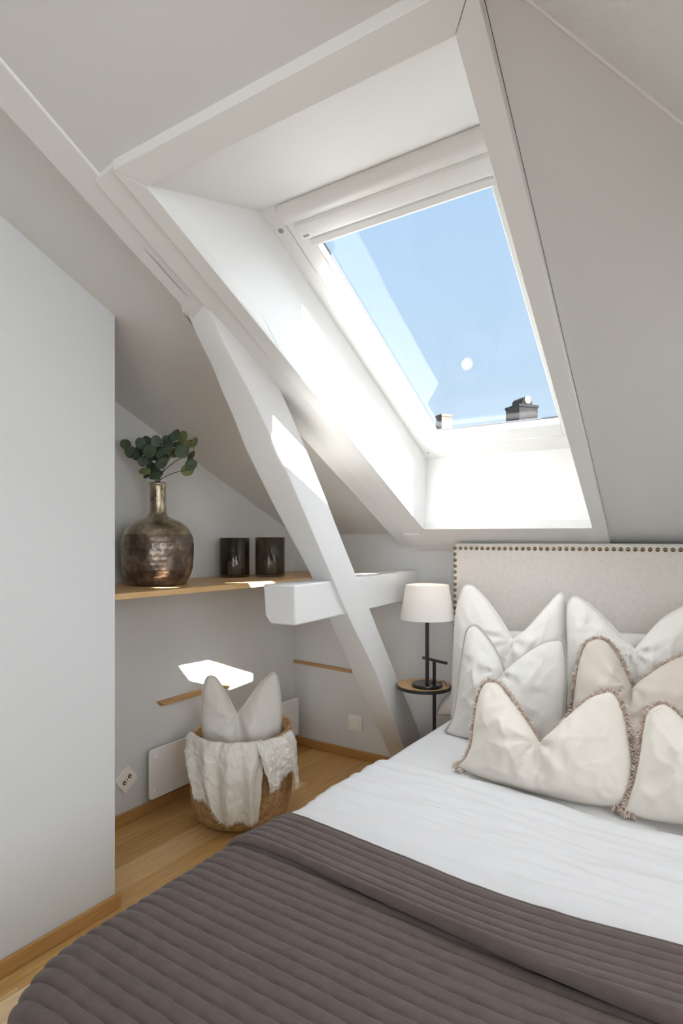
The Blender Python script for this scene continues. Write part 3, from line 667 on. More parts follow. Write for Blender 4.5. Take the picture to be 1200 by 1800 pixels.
def pillow_set():
    G = 'pillows on the bed'
    def mk(name, lab, cat, loc): return tag(empty(name, loc), lab, cat)
    # sleeping pillows against the headboard
    for k, (lab, L, Tt, R, Bm) in enumerate((
        ('white sleeping pillow whose corner shows beside the side table', [(766, 1256), (776, 1232), (795, 1208), (800, 1150), (806, 1122)], [(806, 1120), (860, 1109), (930, 1109), (988, 1116)], [(992, 1262), (996, 1200), (990, 1120)], [(766, 1256), (850, 1262), (992, 1262)]),
        ('white sleeping pillow seen through the dip of the right tall pillow', [(1003, 1265), (1000, 1200), (1006, 1125)], [(1006, 1122), (1060, 1112), (1140, 1114), (1230, 1122)], [(1245, 1280), (1250, 1200), (1232, 1124)], [(1003, 1265), (1100, 1272), (1245, 1280)]))):
        p = mk('bed_pillow', lab, 'pillow', ony((L[0][0]+R[0][0])/2, 1262, 2.545)); p['group'] = 'sleeping pillows'
        pl = ony(*L[0], 2.535); pr = Vector((pl.x+1, pl.y, pl.z))
        cushion(p, M['pil_white'], L, Tt, R, Bm, pl, pr, 10, .05, .6, seed=20+k, wr=.008, name='pillowcase')
    # two tall pillows
    p = mk('tall_pillow', 'tall white linen pillow with a V dip, behind the grey-edged cushion', 'pillow', ony(890, 1262, 2.44))
    pl = ony(795, 1262, 2.44); o, s = cushion(p, M['pil_white'], [(793, 1266), (794, 1210), (797, 1135), (801, 1075), (812, 1036), (820, 1028)], [(820, 1028), (832, 1031), (852, 1050), (880, 1088), (901, 1124), (925, 1106), (955, 1072), (978, 1046), (987, 1041)], [(992, 1290), (997, 1200), (998, 1120), (995, 1060), (987, 1041)], [(793, 1266), (890, 1280), (992, 1290)], pl, Vector((0, pl.y, pl.z)), 8, .085, .5, vk=4, seed=3, wr=.008, name='pillowcase')
    pip = s['left']+s['top'][1:]+s['right'][::-1][1:]
    bm = bmesh.new(); tube(bm, pip, .0022, 6); finish('piping', bm, M['pil_white'], p, smooth=True)
    p = mk('tall_pillow', 'tall white linen pillow behind the beige fringed cushion at right', 'pillow', ony(1110, 1290, 2.40))
    pl = ony(995, 1262, 2.40); o, s = cushion(p, M['pil_white'], [(996, 1290), (997, 1240), (998, 1150), (996, 1075), (1003, 1052), (1010, 1048)], [(1010, 1048), (1022, 1053), (1045, 1070), (1072, 1096), (1095, 1122), (1117, 1141), (1140, 1112), (1165, 1087), (1195, 1068), (1225, 1052), (1236, 1049)], [(1250, 1330), (1256, 1240), (1252, 1150), (1246, 1080), (1236, 1049)], [(996, 1290), (1120, 1310), (1250, 1330)], pl, Vector((0, pl.y, pl.z)), 8, .085, .5, vk=5, seed=5, wr=.010, name='pillowcase')
    pip = s['left']+s['top'][1:]+s['right'][::-1][1:]
    bm = bmesh.new(); tube(bm, pip, .0022, 6); finish('piping', bm, M['pil_white'], p, smooth=True)
    # grey-edged square cushion
    pl = onz(790, 1288, ZB); pr = onz(985, 1331, ZB)
    p = mk('cushion', 'pale linen cushion edged with grey stitching', 'cushion', (pl+pr)/2)
    o, s = cushion(p, M['pil_grey'], [(781, 1286), (795, 1265), (804, 1225), (811, 1165), (817, 1122), (822, 1106), (832, 1099)], [(832, 1099), (843, 1104), (866, 1134), (880, 1162), (887, 1184), (899, 1172), (922, 1151), (952, 1132), (978, 1124), (989, 1124)], [(986, 1332), (990, 1270), (994, 1190), (993, 1140), (989, 1124)], [(781, 1286), (800, 1295), (833, 1302), (900, 1318), (986, 1332)], pl, pr, 16, .09, .45, vk=4, vdepth=.6, seed=8, wr=.008)
    path = s['left']+s['top'][1:]+s['right'][::-1][1:]
    bm = bmesh.new(); n = s['n']
    pts = [q for q in path]; 
    for a, b in zip(pts, pts[1:]):      # flat stitched ribbon
        d = (b-a)
        if d.length < 1e-6: continue
        out = d.cross(n).normalized()
        if out.dot((a+b)/2-s['cen']) < 0: out = -out
        va = [bm.verts.new(x) for x in (a-out*.006+n*.008, b-out*.006+n*.008, b+out*.005, a+out*.005, a-out*.006-n*.006, b-out*.006-n*.006)]
        bm.faces.new((va[0], va[1], va[2], va[3])); bm.faces.new((va[4], va[3], va[2], va[5]))
    e = finish('stitched_edge', bm, M['edge_grey'], p); e['label'] = 'grey overlocked stitching'
    # beige fringed square cushion at right
    pl = onz(1004, 1335, ZB); pr = onz(1262, 1398, ZB)
    p = mk('cushion', 'beige square cushion with fringe behind the cream cushions', 'cushion', (pl+pr)/2)
    o, s = cushion(p, M['pil_beige'], [(1000, 1335), (1002, 1285), (1008, 1225), (1017, 1165), (1028, 1133), (1046, 1122)], [(1046, 1122), (1066, 1125), (1086, 1148), (1102, 1182), (1114, 1210), (1136, 1190), (1168, 1167), (1205, 1149), (1240, 1140)], [(1268, 1400), (1280, 1300), (1270, 1200), (1240, 1140)], [(1000, 1335), (1120, 1365), (1268, 1400)], pl, pr, 20, .09, .45, vk=4, vdepth=.55, seed=11, wr=.008)
    fringe(p, s['left']+s['top'][1:]+s['right'][::-1][1:], s['n'], s['cen'], .019, seed=2)
    # front lumbar cushion
    pl = onz(797, 1344, ZB+.012); pr = onz(1090, 1421, ZB+.012)
    p = mk('cushion', 'cream lumbar cushion with fringe, whole in view at the front', 'cushion', (pl+pr)/2); p['group'] = 'cream fringed cushions'
    o, s = cushion(p, M['pil_cream'], [(800, 1345), (815, 1336), (829, 1310), (834, 1270), (841, 1226), (850, 1204), (861, 1196)], [(861, 1196), (880, 1203), (904, 1235), (930, 1272), (952, 1308), (972, 1290), (1002, 1258), (1035, 1228), (1066, 1213)], [(1092, 1420), (1108, 1395), (1114, 1350), (1107, 1300), (1097, 1250), (1084, 1222), (1066, 1213)], [(800, 1345), (830, 1361), (880, 1380), (943, 1396), (1020, 1413), (1092, 1420)], pl, pr, 24, .10, .4, vk=4, vdepth=.55, seed=14, wr=.007, nu=70, nv=56)
    fringe(p, s['bottom'][:5][::-1]+s['left'][1:]+s['top'][1:]+s['right'][::-1][1:]+s['bottom'][-4:][::-1][1:], s['n'], s['cen'], .02, seed=4)
    pl = onz(1090, 1425, ZB+.012); pr = onz(1350, 1478, ZB+.012)
    p = mk('cushion', 'cream lumbar cushion with fringe, cut off by the right edge', 'cushion', (pl+pr)/2); p['group'] = 'cream fringed cushions'
    o, s = cushion(p, M['pil_cream'], [(1092, 1426), (1108, 1388), (1120, 1340), (1127, 1290), (1134, 1256), (1150, 1240)], [(1150, 1240), (1172, 1238), (1200, 1262), (1228, 1300), (1250, 1322), (1275, 1300), (1310, 1262), (1350, 1245)], [(1375, 1480), (1385, 1400), (1375, 1300), (1350, 1245)], [(1092, 1426), (1130, 1440), (1200, 1452), (1290, 1466), (1375, 1480)], pl, pr, 24, .10, .4, vk=4, vdepth=.5, seed=17, wr=.008)
    fringe(p, s['bottom'][:6][::-1]+s['left'][1:]+s['top'][1:]+s['right'][::-1][1:], s['n'], s['cen'], .02, seed=6)
# ------------------------------------------------------------------ BED
def drape(X, Y, x0, x1, y0, y1, R, r, z):
    """flat cloth coordinate -> draped over a rounded slab"""
    cx, cy = min(max(X, x0+R), x1-R), min(max(Y, y0+R), y1-R)
    dx, dy = X-cx, Y-cy; o = math.hypot(dx, dy)
    if o <= R: return Vector((X, Y, z)), Vector((0, 0, 1))
    n = Vector((dx/o, dy/o, 0)); e = o-R
    if e < r*PI/2:
        h = r*math.sin(e/r); d = r*(1-math.cos(e/r)); nn = n*math.sin(e/r)+UD*math.cos(e/r)
    else: h = r; d = r+(e-r*PI/2); nn = n
    # bed edge sits r inside the boundary
    return Vector((cx, cy, z)) + n*(R+h) - UD*d, nn
BX0, BX1, BY0, BY1 = -1.055, .70, .45, 2.62
def bed():
    b = empty('bed', (-.18, 1.55, 0)); tag(b, 'double bed with linen headboard against the back wall', 'bed')
    bm = bmesh.new(); box(bm, (BX0+.09, BY0+.20, .10), (BX1-.05, BY1, .22)); finish('bed_base', bm, M['linen'], b, bevel=.02)
    bm = bmesh.new(); box(bm, (BX0+.05, BY0+.16, .22), (BX1-.02, BY1, ZB-.016)); finish('mattress', bm, M['sheet'], b, bevel=.05, seg=5)
    for x in (BX0+.15, BX1-.15):
        for y in (BY0+.2, BY1-.2):
            bm = bmesh.new(); lathe(bm, [(.022, 0), (.03, .10)], x, y, 20); finish('leg', bm, M['black'], b, smooth=True)
    # fitted sheet with fine ribs
    bm = bmesh.new(); x0, x1, y0, y1 = BX0-.004, BX1, 1.30, BY1
    nx, ny = 240, 60
    def fs(s, t):
        X = BX0-.22+.45*(s*2 if s < .5 else 1) if False else None
        return None
    W_ = (x1+.05)-(x0-.2)
    def f(s, t):
        X = x0-.2 + W_*s; Y = y0+(y1-y0)*t
        p, n = drape(X, Y, x0+.06, x1+.2, -5, 9, .0, .05, ZB-.006)
        return p + n*(.0012*math.sin(X*2*PI/.022) + .003*nz(p, 5, 4))
    grid(bm, nx, ny, f); finish('fitted_sheet', bm, M['sheet'], b, smooth=True)
    # headboard
    yf, yb = 2.637, 2.700; hx0, hx1, zt = ony(796.5, 960, 2.637).x, .76, 1.187
    hd = empty('headboard', ((hx0+hx1)/2, yb, .2)); hd.parent = b; hd.matrix_parent_inverse = Matrix.Translation(b.location).inverted()
    bm = bmesh.new()
    P = [(hx0, yf, .12), (hx1, yf, .12)]
    for (cx, a0) in ((hx1-.022, 0), (hx0+.022, PI/2)):
        for i in range(6): a = a0+PI/2*i/5; P.append((cx+.022*math.cos(a), yf, zt-.022+.022*math.sin(a)))
    prism(bm, P, (0, yb-yf, 0)); finish('upholstery', bm, M['linen'], hd, bevel=.008, seg=3)
    # nailheads: along the top and down the left side
    me = None
    def nail(x, z):
        nonlocal me
        if me is None:
            bm = bmesh.new(); R = .0088
            rings = []
            for i in range(5):
                a = PI/2*i/4.3; rings.append([bm.verts.new((R*math.cos(a)*math.cos(2*PI*k/16), -R*.62*math.sin(a), R*math.cos(a)*math.sin(2*PI*k/16))) for k in range(16)])
            for A, B in zip(rings, rings[1:]):
                for k in range(16): bm.faces.new((A[k], A[(k+1) % 16], B[(k+1) % 16], B[k]))
            bm.faces.new(rings[-1]); bm.faces.new(rings[0][::-1])
            o = finish('nailhead', bm, M['nail'], None, smooth=True); me = o
        else:
            o = me.copy(); C.objects.link(o)
        o.parent = hd; o.matrix_parent_inverse = Matrix.Identity(4)
        o.location = Vector((x, yf+.0005, z)) - hd.location
    zn = ony(990, 965, yf).z; xn = ony(799.5, 965, yf).x
    k = 0; sp = .0265
    while xn+k*sp < hx1-.02: nail(xn+k*sp, zn); k += 1
    for k in range(1, 26): nail(xn, zn-k*.0282)
    # duvet
    bm = bmesh.new(); y0, y1 = 1.0, None
    ue = [(620, 1345), (680, 1334), (720, 1341), (800, 1358), (907, 1387), (1000, 1418), (1100, 1444), (1200, 1467)]
    UE = [onz(*q, ZB+.01) for q in ue]
    def upper(X):
        if X <= UE[1].x: return UE[1].y
        for a, c in zip(UE[1:], UE[2:]):
            if a.x <= X <= c.x: return a.y+(c.y-a.y)*(X-a.x)/(c.x-a.x)
        return UE[-1].y
    def f(s, t):
        X = -1.36 + (BX1+.05+1.36)*s; yu = upper(X); Y = 1.0+(yu-1.0)*t
        p, n = drape(X, Y, -1.005, BX1+.3, -5, 9, 0, .055, ZB+.012)
        e = min(1, (1-t)*22); h = math.sqrt(max(0, 1-(1-e)**2))
        w = .5*nz((X*1.2, Y*4.0, 0), 3.2, 2)+.35*nz((X*2+Y*1.5, Y*9, 0), 3, 6)+.15*nz((X*4, Y*14, 0), 4, 9)
        return p + n*(-.013*(1-h) + .019*w*(.3+.7*h))
    grid(bm, 200, 120, f)
    o = finish('duvet', bm, M['duvet'], smooth=True); tag(o, 'white duvet spread flat between the brown bedspread and the cushions', 'duvet')
    # bedspread with channel quilting
    SP = .0300
    bs = empty('bedspread', (-.2, .8, ZB)); tag(bs, 'brown channel-quilted bedspread folded back over the foot half of the bed', 'bedspread')
    back = [onz(*q, ZB+.02) for q in ((480, 1433), (500, 1434), (667, 1503), (867, 1587), (1067, 1650), (1200, 1681))]
    front = [onz(*q, ZB+.035) for q in ((405, 1474), (413, 1477), (487, 1500), (667, 1587), (867, 1680), (1000, 1740), (1133, 1797))]
    def ylin(P, X):
        if X <= P[0].x: return P[0].y
        for a, c in zip(P, P[1:]):
            if a.x <= X <= c.x:
                f = (X-a.x)/(c.x-a.x); f = f; return a.y+(c.y-a.y)*f
        return P[-1].y + (X-P[-1].x)*.03
    def sm(P, X): return sum(ylin(P, X+d) for d in (-.08, -.04, 0, .04, .08))/5
    def channel(q):
        a = abs(math.sin(PI*q/SP)); return a**.42
    def f(s, t):
        X = -1.43 + (BX1+.1+1.43)*s; yb_ = sm(back, X)
        Y = .10 + (yb_-.004-.10)*t
        p, n = drape(X, Y, -.992, BX1+.4, .508, 9, .19, .075, ZB+.022)
        wob = .004*nz((X*3, Y*3, 0), 1, 3)
        h = .0095*channel(Y+wob) + .0016*nz((X*38, Y*14, 0), 1, 5) + .004*nz((X*2.5, Y*2.5, 1), 1, 8)
        return p + n*h
    bm = bmesh.new(); grid(bm, 190, 360, f); o = finish('quilted_cover', bm, M['quilt'], bs, smooth=True)
    def f(s, t):
        X = -1.36 + (BX1+.1+1.36)*s; y1 = sm(back, X); y0 = sm(front, X)
        # cross-section: roll at the back, then flat forward, then a rounded front lip tucked under
        L = y1-y0
        if t < .08: a = PI*t/.08; Y = y1+.008*math.sin(a); hh = .004+.010*(1-math.cos(a))/2
        elif t < .9: q = (t-.08)/.82; Y = y1-(L-.012)*q; hh = .014+.012*q*q
        else: a = PI*(t-.9)/.1; Y = y0+.012-.012*math.sin(a); hh = .026-.010*(1-math.cos(a))
        lift = .5+.5*math.tanh((X+.55)*3); hh *= (.75+.75*lift*(.3+.7*t))
        p, n = drape(X, Y, -.980, BX1+.4, -9, 9, 0, .075, ZB+.022)
        ch = .0075*channel(Y-y1+.001*nz((X*6, 0, 0), 1, 2)) if .06 < t < .92 else .0035
        return p + n*(hh + ch + .0012*nz((X*30, Y*70, 3), 1, 5))
    bm = bmesh.new(); grid(bm, 190, 110, f); o = finish('folded_edge', bm, M['flap'], bs, smooth=True); o['label'] = 'folded-back edge of the bedspread'
# ------------------------------------------------------------------ lamp + side table
def lamp():
    cx, cy = -1.19, 2.53; zt = ony(745, 1203, cy).z
    t = empty('side_table', (cx, cy, 0)); tag(t, 'small round oak side table with black rim beside the bed', 'table')
    R = .127
    bm = bmesh.new(); lathe(bm, [(R-.004, zt-.006), (R-.004, zt)], cx, cy, 64); finish('table_top', bm, M['oak_top'], t)
    bm = bmesh.new(); lathe(bm, [(R-.006, zt-.016), (R, zt-.016), (R, zt-.001), (R-.004, zt-.001), (R-.004, zt-.006), (R-.006, zt-.006)], cx, cy, 64, closed=True); finish('rim', bm, M['black'], t, smooth=False)
    bm = bmesh.new(); lathe(bm, [(R-.006, zt-.012), (R-.006, zt-.007)], cx, cy, 64); finish('under_plate', bm, M['black'], t)
    P = ony(763, 1203, cy+.03); px, py = P.x, P.y
    zh = zt + .112
    bm = bmesh.new(); s = .0065; box(bm, (px-s, py-s, .012), (px+s, py+s, zh)); finish('pole', bm, M['black'], t, bevel=.001)
    bm = bmesh.new(); d = RD.copy()
    ha, hb = ony(743, 1161, py-.0), ony(785, 1168, py-.05)
    pts = []
    for i in range(9):
        q = i/8; pts.append(Vector((ha.x+(hb.x-ha.x)*q, ha.y+(hb.y-ha.y)*q, zh+.006)))
    dirv = (pts[-1]-pts[0]).normalized(); sd = dirv.cross(UD)*.006
    loft(bm, [pts[0]-sd+UD*.006, pts[0]+sd+UD*.006, pts[0]+sd-UD*.006, pts[0]-sd-UD*.006], [pts[-1]-sd+UD*.004, pts[-1]+sd+UD*.004, pts[-1]+sd-UD*.008, pts[-1]-sd-UD*.008]); finish('handle', bm, M['black'], t, bevel=.002)
    bm = bmesh.new(); lathe(bm, [(.11, 0), (.11, .010), (.105, .012)], cx, cy, 48); finish('foot', bm, M['black'], t)
    # lamp
    c = ony(750.5, 1201, cy-.03); lx, ly = c.x, c.y; k = (c-EYE).dot(FD)/F
    L = empty('table_lamp', (lx, ly, zt)); tag(L, 'black table lamp with white tapered shade on the round side table', 'lamp')
    def hz(v): return zt+.0 + (1203-v)*k
    bm = bmesh.new(); rb = 27*k; lathe(bm, [(rb-.002, zt+.0003), (rb, zt+.003), (rb, zt+.013), (rb-.003, zt+.016)], lx, ly, 56); finish('lamp_base', bm, M['blackgloss'], L, bevel=.001)
    bm = bmesh.new(); s = 2.6*k; box(bm, (lx-s, ly-s, zt+.015), (lx+s, ly+s, hz(1040))); finish('stem', bm, M['black'], L, bevel=.0008)
    z0, z1 = hz(1084), hz(1024); r0, r1 = 47.5*k, 37.5*k
    bm = bmesh.new(); n = 72; w = .0018
    lathe(bm, [(r0, z0), (r1, z1), (r1-w, z1), (r0-w, z0)], lx, ly, n, closed=True); finish('lamp_shade', bm, M['shade'], L, smooth=True).data.set_sharp_from_angle(angle=math.radians(40))
    bm = bmesh.new()
    for a in range(3):
        an = a*2*PI/3; tube(bm, [(lx, ly, z1-.040), (lx+(r1+.002)*math.cos(an), ly+(r1+.002)*math.sin(an), z1-.032)], .0012, 6)
    finish('shade_carrier', bm, M['black'], L)
    bm = bmesh.new(); zb = hz(1062); lathe(bm, [(.012, zb-.022), (.013, zb-.005), (.022, zb+.012), (.028, zb+.03), (.025, zb+.046), (.012, zb+.056)], lx, ly, 24); bl = finish('bulb', bm, M['candle'], L, smooth=True)
    bm = bmesh.new(); q = [Vector((lx+.01, ly+.008, zt+.022)), Vector((lx+.03, ly+.03, zt+.013)), Vector((lx+.06, ly+.05, zt+.022)), Vector((lx+.082, ly+.03, zt+.010)), Vector((lx+.10, ly+.045, zt+.002))]
    tube(bm, resample(q, 20), .0018, 6); finish('cable', bm, M['black'], L, smooth=True)
    ld = bpy.data.lights.new('lamp_glow', 'POINT'); ld.energy = .3; ld.color = (1, .85, .73); ld.shadow_soft_size = .03
    lo = bpy.data.objects.new('lamp_glow', ld); C.objects.link(lo); lo.location = (lx, ly, zb+.075)
# ------------------------------------------------------------------ basket, pillow, throw
def basket():
    cx, cy, zr = -1.79, 1.94, .372
    def rad(z):
        q = max(0, min(1, z/zr)); return .2235 - .036*(1-min(1, q/.42))**2.2 - .005*q*q
    prof = [(.140, .004), (.166, .0), (.179, .006)] + [(rad(zr*i/20), zr*i/20) for i in range(1, 21)]
    inner = [(r-.012, z) for r, z in prof[3:]][::-1]
    bm = bmesh.new(); lathe(bm, prof+[(rad(zr)-.004, zr+.004), (rad(zr)-.010, zr+.002)]+inner+[(.16, .02)], cx, cy, 72, lambda r, z, a: r*(1+.018*math.cos(2*a+.6)*(z/zr)), True, True)
    t = empty('basket', (cx, cy, 0)); tag(t, 'woven seagrass basket on the floor holding a pillow and throw', 'basket')
    vd = Vector((cx, cy, 0)).normalized(); sd = Vector((-vd.y, vd.x, 0))*-1      # away from the camera, and to the right
    '''    a0 = math.atan2((sd*.9+vd*.35).y, (sd*.9+vd*.35).x)
    bm = bmesh.new(); hp = []
    for i in range(13):
        q = i/12; a = a0-.17+.34*q; hp.append(Vector((cx+(rad(zr)+.004)*math.cos(a), cy+(rad(zr)+.004)*math.sin(a), zr-.012+.038*math.sin(PI*q))))
    tube(bm, hp, .008, 10); finish('handle', bm, M['basket'], t, smooth=True)'''
    for v in bm.verts:
        q = max(0, (v.co.z-.2)/.17); v.co.z += .022*q*((v.co-Vector((cx, cy, 0))).dot(sd)*1.0+(v.co-Vector((cx, cy, 0))).dot(vd)*.4)/.22
    finish('woven_body', bm, M['basket'], t, smooth=True)
    # pillow in the basket
    pl = Vector((cx, cy, .06)) - sd*.15 - vd*.0; pr = pl + sd
    p = empty('cushion', (cx, cy, .05)); tag(p, 'white linen cushion stuffed upright into the basket', 'cushion')
    o, sm_ = cushion(p, M['pil_white'], [(362, 1345), (356, 1300), (354, 1258), (356, 1215), (362, 1192), (371, 1187)], [(371, 1187), (381, 1192), (396, 1215), (408, 1238), (417, 1253), (430, 1238), (446, 1215), (464, 1194), (479, 1181)], [(490, 1345), (494, 1300), (495, 1255), (492, 1212), (487, 1188), (479, 1181)], [(362, 1345), (425, 1362), (490, 1345)], pl, pr, 6, .085, .7, vk=4, vdepth=.7, seed=40, wr=.006)
    bm = bmesh.new(); tube(bm, sm_['left'][20:]+sm_['top'][1:]+sm_['right'][20:][::-1][1:], .002, 6); finish('piping', bm, M['pil_white'], p, smooth=True)
    # throw draped over the front of the rim
    th = empty('throw_blanket', (cx, cy, zr)); tag(th, 'off-white gauze throw with frayed hem hanging over the basket front', 'blanket')
    base = math.atan2(-vd.y, -vd.x)
    def azi(u):  # picture column -> angle on the basket (approximately, from the view side)
        k = (Vector((cx, cy, 0)).dot(FD))/F
        s = (u-427)*k/.222; s = max(-.995, min(.995, s)); return base + math.asin(s)
    def zof(v):
        d = Vector((cx, cy, 0)).dot(FD)-.2; return H-(v-V0)*d/F
    bm = bmesh.new(); fb = bmesh.new(); random.seed(12)
    def panel(cols, hem, seed, off, inner=.03):
        # cols: (u at rim, u at hem); hem: list of (q, v) drop line
        def hz(q):
            for a, b in zip(hem, hem[1:]):
                if a[0] <= q <= b[0]: return zof(a[1]+(b[1]-a[1])*(q-a[0])/(b[0]-a[0]))
            return zof(hem[-1][1])
        nu, nv = 84, 60
        def f(q, t):
            zb = hz(q)+.004*nz((q*9, 0, 0), 2, seed)
            u = (cols[0][0]+(cols[0][1]-cols[0][0])*q)*(1-t)+(cols[1][0]+(cols[1][1]-cols[1][0])*q)*t
            an = azi(u)
            if t < .12:
                k = t/.12; a = PI*(1-k)*.9; r = rad(zr)-.006-.020*(1-math.cos(a))*.5*1.0 - inner*(1-k)*.6; z = zr+.010+.010*math.sin(PI*k) - .05*(1-k)**2; r += .012*k
            else:
                k = (t-.12)/.88; z = zr+.010-(zr+.010-zb)*k; r = rad(max(0, min(zr, z)))+.010+.006*min(1, k*4)
            fold = .5+.5*math.sin(q*cols[2]+1.3*nz((q*2, t*1.5, 0), 1.5, seed)+seed*1.7)
            amp = .006+.020*min(1, max(0, t-.02)*2.2)
            wrk = nz((q*10, t*4, seed), 1, seed)*.007+nz((q*20+t*6, t*11, seed), 1, seed+2)*.004
            wrk += .006*(1-2.2*abs(nz((q*9+t*3, t*7-q*4, seed+.5), 1, seed+5)))*min(1, t*3)
            r += off + amp*fold + wrk*.85
            return Vector((cx+r*math.cos(an), cy+r*math.sin(an), z+wrk*.5))
        V = grid(bm, nu, nv, f)
        rowb = [V[i][nv].co.copy() for i in range(nu+1)]
        for a, b in zip(rowb, rowb[1:]):
            for i in range(6):
                p0 = a.lerp(b, random.random())+Vector((0, 0, .003)); l = random.uniform(.008, .02)
                tt = (b-a).normalized(); o = Vector((p0.x-cx, p0.y-cy, 0)).normalized()
                d = (Vector((0, 0, -1))+tt*random.uniform(-.5, .5)+o*random.uniform(-.1, .4)).normalized()
                w = tt*random.uniform(.0005, .0010)
                v = [fb.verts.new(x) for x in (p0-w, p0+w, p0+d*l+w*.4, p0+d*l-w*.4)]; fb.faces.new(v)
    panel(((339, 462), (362, 452), 22), [(0, 1398), (.13, 1404), (.27, 1408), (.36, 1436), (.5, 1440), (.64, 1432), (.8, 1439), (1, 1438)], 1, 0)
    panel(((446, 508), (464, 513), 10), [(0, 1386), (.35, 1376), (.66, 1362), (.72, 1396), (1, 1402)], 4, .010)
    finish('gauze_cloth', bm, M['throw'], th, smooth=True); fo = finish('frayed_hem', fb, M['throw'], th)
# ------------------------------------------------------------------ outside
def outside():
    D = 12.0
    def P(u, v, d=D): return EYE + ray(u, v)*d
    k = D/F
    def chimney(u0, u1, vt, cap, m, lab, name, dp):
        a, b = P(u0, vt, dp), P(u1, vt, dp); w = (b-a).length; c = (a+b)/2
        e = empty(name, (c.x, c.y, -1)); tag(e, lab, 'chimney')
        rot = 0.35
        def corner(h, sx, sy): 
            x, y = sx*h, sy*h; g = YAW+rot; return (c.x+x*math.cos(g)-y*math.sin(g), c.y+x*math.sin(g)+y*math.cos(g))
        hw = w/2/(math.cos(rot)+math.sin(rot))
        bm = bmesh.new(); q = [corner(hw*.96, *s) for s in ((-1, -1), (1, -1), (1, 1), (-1, 1))]
        loft(bm, [(x, y, -1) for x, y in q], [(x, y, a.z-.03) for x, y in q]); finish('stack', bm, m, e)
        bm = bmesh.new(); q = [corner(hw*1.02, *s) for s in ((-1, -1), (1, -1), (1, 1), (-1, 1))]
        loft(bm, [(x, y, a.z-.05) for x, y in q], [(x, y, a.z) for x, y in q]); finish('cap', bm, M['chimney'] if cap else m, e)
        if cap:
            bm = bmesh.new(); g = YAW+rot; ax = Vector((-math.sin(g), math.cos(g), 0)); sx = Vector((math.cos(g), math.sin(g), 0)); r = hw*.5; prof = []
            for i in range(13): an = PI*i/12; prof.append((r*math.cos(an), r*.5+r*math.sin(an)))
            prof += [(-r, 0), (r, 0)]
            o0 = c-ax*hw*.8; o0.z = a.z
            prism(bm, [o0+sx*(x-.0)+UD*z for x, z in prof], ax*hw*1.5); finish('cowl', bm, M['chimney'], e)
            bm = bmesh.new(); oc = o0+UD*r*.85; tube(bm, [oc-ax*.02, oc+ax*.01], r*.7, 20); finish('flue_mouth', bm, M['dark'], e)
    chimney(891, 942, 715, True, M['chimney'], 'dark metal-clad chimney with rounded cowl seen through the skylight', 'chimney', D)
    chimney(766, 794, 730, False, M['brick'], 'brick chimney at the lower left corner of the skylight view', 'chimney', D)
    c = P(850, 900)
    bm = bmesh.new(); box(bm, (c.x-9, c.y-2.5, -1.2), (c.x+5, c.y+4, -1.0)); struct(finish('neighbouring_roof', bm, M['chimney']))
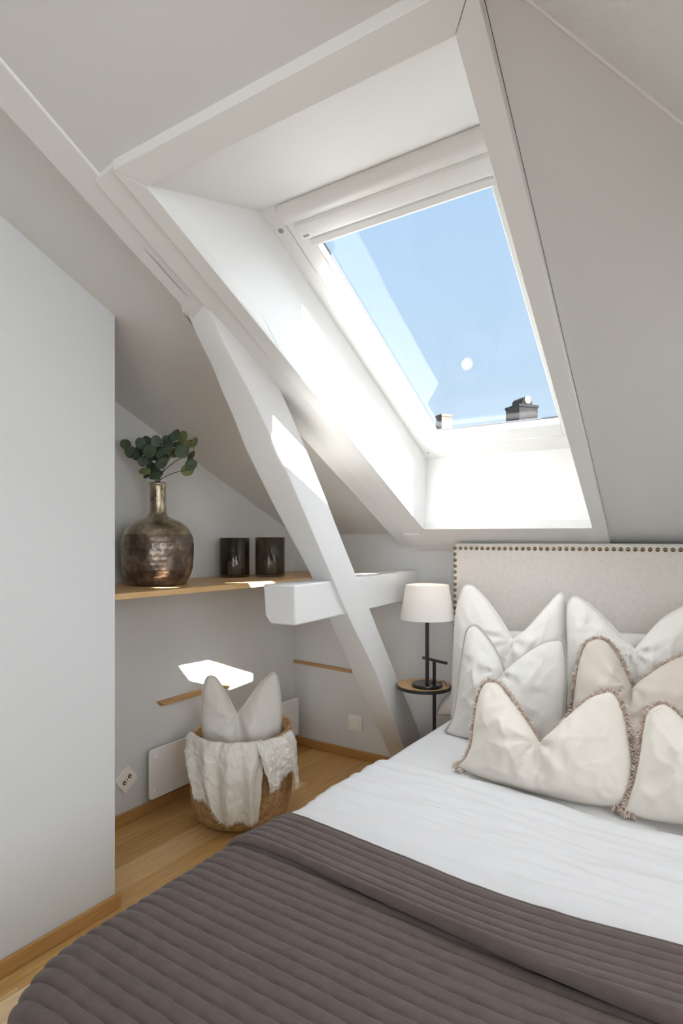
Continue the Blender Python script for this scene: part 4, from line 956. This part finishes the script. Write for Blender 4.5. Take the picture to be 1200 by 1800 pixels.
# ------------------------------------------------------------------ light, camera, world
def lighting():
    sc = bpy.context.scene
    w = bpy.data.worlds.new('sky'); sc.world = w; w.use_nodes = True; nt = w.node_tree; bg = nt.nodes['Background']
    tc = nt.nodes.new('ShaderNodeTexCoord'); sp = nt.nodes.new('ShaderNodeSeparateXYZ'); r = nt.nodes.new('ShaderNodeValToRGB')
    nt.links.new(tc.outputs['Generated'], sp.inputs[0]); nt.links.new(sp.outputs['Z'], r.inputs['Fac'])
    cr = r.color_ramp
    cr.elements[0].position = .0; cr.elements[0].color = (.58, .70, .83, 1)
    cr.elements[1].position = .62; cr.elements[1].color = (.39, .575, .82, 1)
    e = cr.elements.new(.25); e.color = (.50, .655, .83, 1)
    nt.links.new(r.outputs['Color'], bg.inputs['Color']); bg.inputs['Strength'].default_value = 1.0
    s = bpy.data.lights.new('sun', 'SUN'); s.energy = 54; s.angle = math.radians(.53); s.color = (1, .97, .93)
    so = bpy.data.objects.new('sun', s); C.objects.link(so); so.location = (5, 0, 6)
    L = Vector((-1, 0, -.865)); so.rotation_euler = L.to_track_quat('-Z', 'Y').to_euler()
    a = bpy.data.lights.new('fill_light_right', 'AREA'); a.shape = 'RECTANGLE'; a.size = WY1-WY0; a.size_y = WZ1-WZ0; a.energy = 35; a.color = (.95, .98, 1)  # added fill lamp behind the made-up side window
    ao = bpy.data.objects.new('fill_light_right', a); C.objects.link(ao); ao.location = (XR+.14, (WY0+WY1)/2, (WZ0+WZ1)/2); ao.rotation_euler = (0, PI/2, 0); ao.rotation_euler = Vector((-1, 0, 0)).to_track_quat('-Z', 'Z').to_euler()
    r_ = bpy.data.lights.new('fill_light_rear', 'AREA'); r_.shape = 'RECTANGLE'; r_.size = 1.4; r_.size_y = 1.3; r_.energy = 24; r_.color = (.97, .985, 1)  # added fill lamp behind the made-up rear window
    ro = bpy.data.objects.new('fill_light_rear', r_); C.objects.link(ro); ro.location = (.75, YREAR-.14, 1.2); ro.rotation_euler = Vector((0, 1, 0)).to_track_quat('-Z', 'Z').to_euler()
    h = bpy.data.lights.new('fill_light_hip', 'AREA'); h.shape = 'RECTANGLE'; h.size = .7; h.size_y = 1.06; h.energy = 5; h.color = (.97, .985, 1)  # added fill lamp just below the made-up blind
    ho = bpy.data.objects.new('fill_light_hip', h); C.objects.link(ho); ho.location = (.70, 1.5, hz(.70)-.03); ho.rotation_euler = Vector((-.6, 0, -1)).to_track_quat('-Z', 'Y').to_euler()
    b = bpy.data.lights.new('skylight_daylight', 'AREA'); b.shape = 'RECTANGLE'; b.size = WW-.1; b.size_y = SL-.2; b.energy = 9; b.color = (.95, .98, 1)
    bo = bpy.data.objects.new('skylight_daylight', b); C.objects.link(bo); bo.location = W(WW/2, SL/2+.05, .3); bo.rotation_euler = (NO*-1).to_track_quat('-Z', 'Y').to_euler()
    cam = bpy.data.cameras.new('camera'); cam.sensor_fit = 'HORIZONTAL'; cam.sensor_width = 36; cam.lens = F/1200*36
    cam.shift_y = (V0-900)/1200; cam.clip_start = .02
    o = bpy.data.objects.new('camera', cam); C.objects.link(o); o.location = EYE; o.rotation_euler = (PI/2, 0, YAW); sc.camera = o
    vs = sc.view_settings; vs.view_transform = 'Standard'; vs.look = 'None'; vs.gamma = 1; vs.exposure = .32; vs.use_curve_mapping = False
    sc.cycles.max_bounces = 12; sc.cycles.diffuse_bounces = 8; sc.cycles.transparent_max_bounces = 16; sc.cycles.sample_clamp_indirect = 6
shell(); skylight(); timbers(); recess(); bed(); pillow_set(); lamp(); basket(); outside(); lighting()
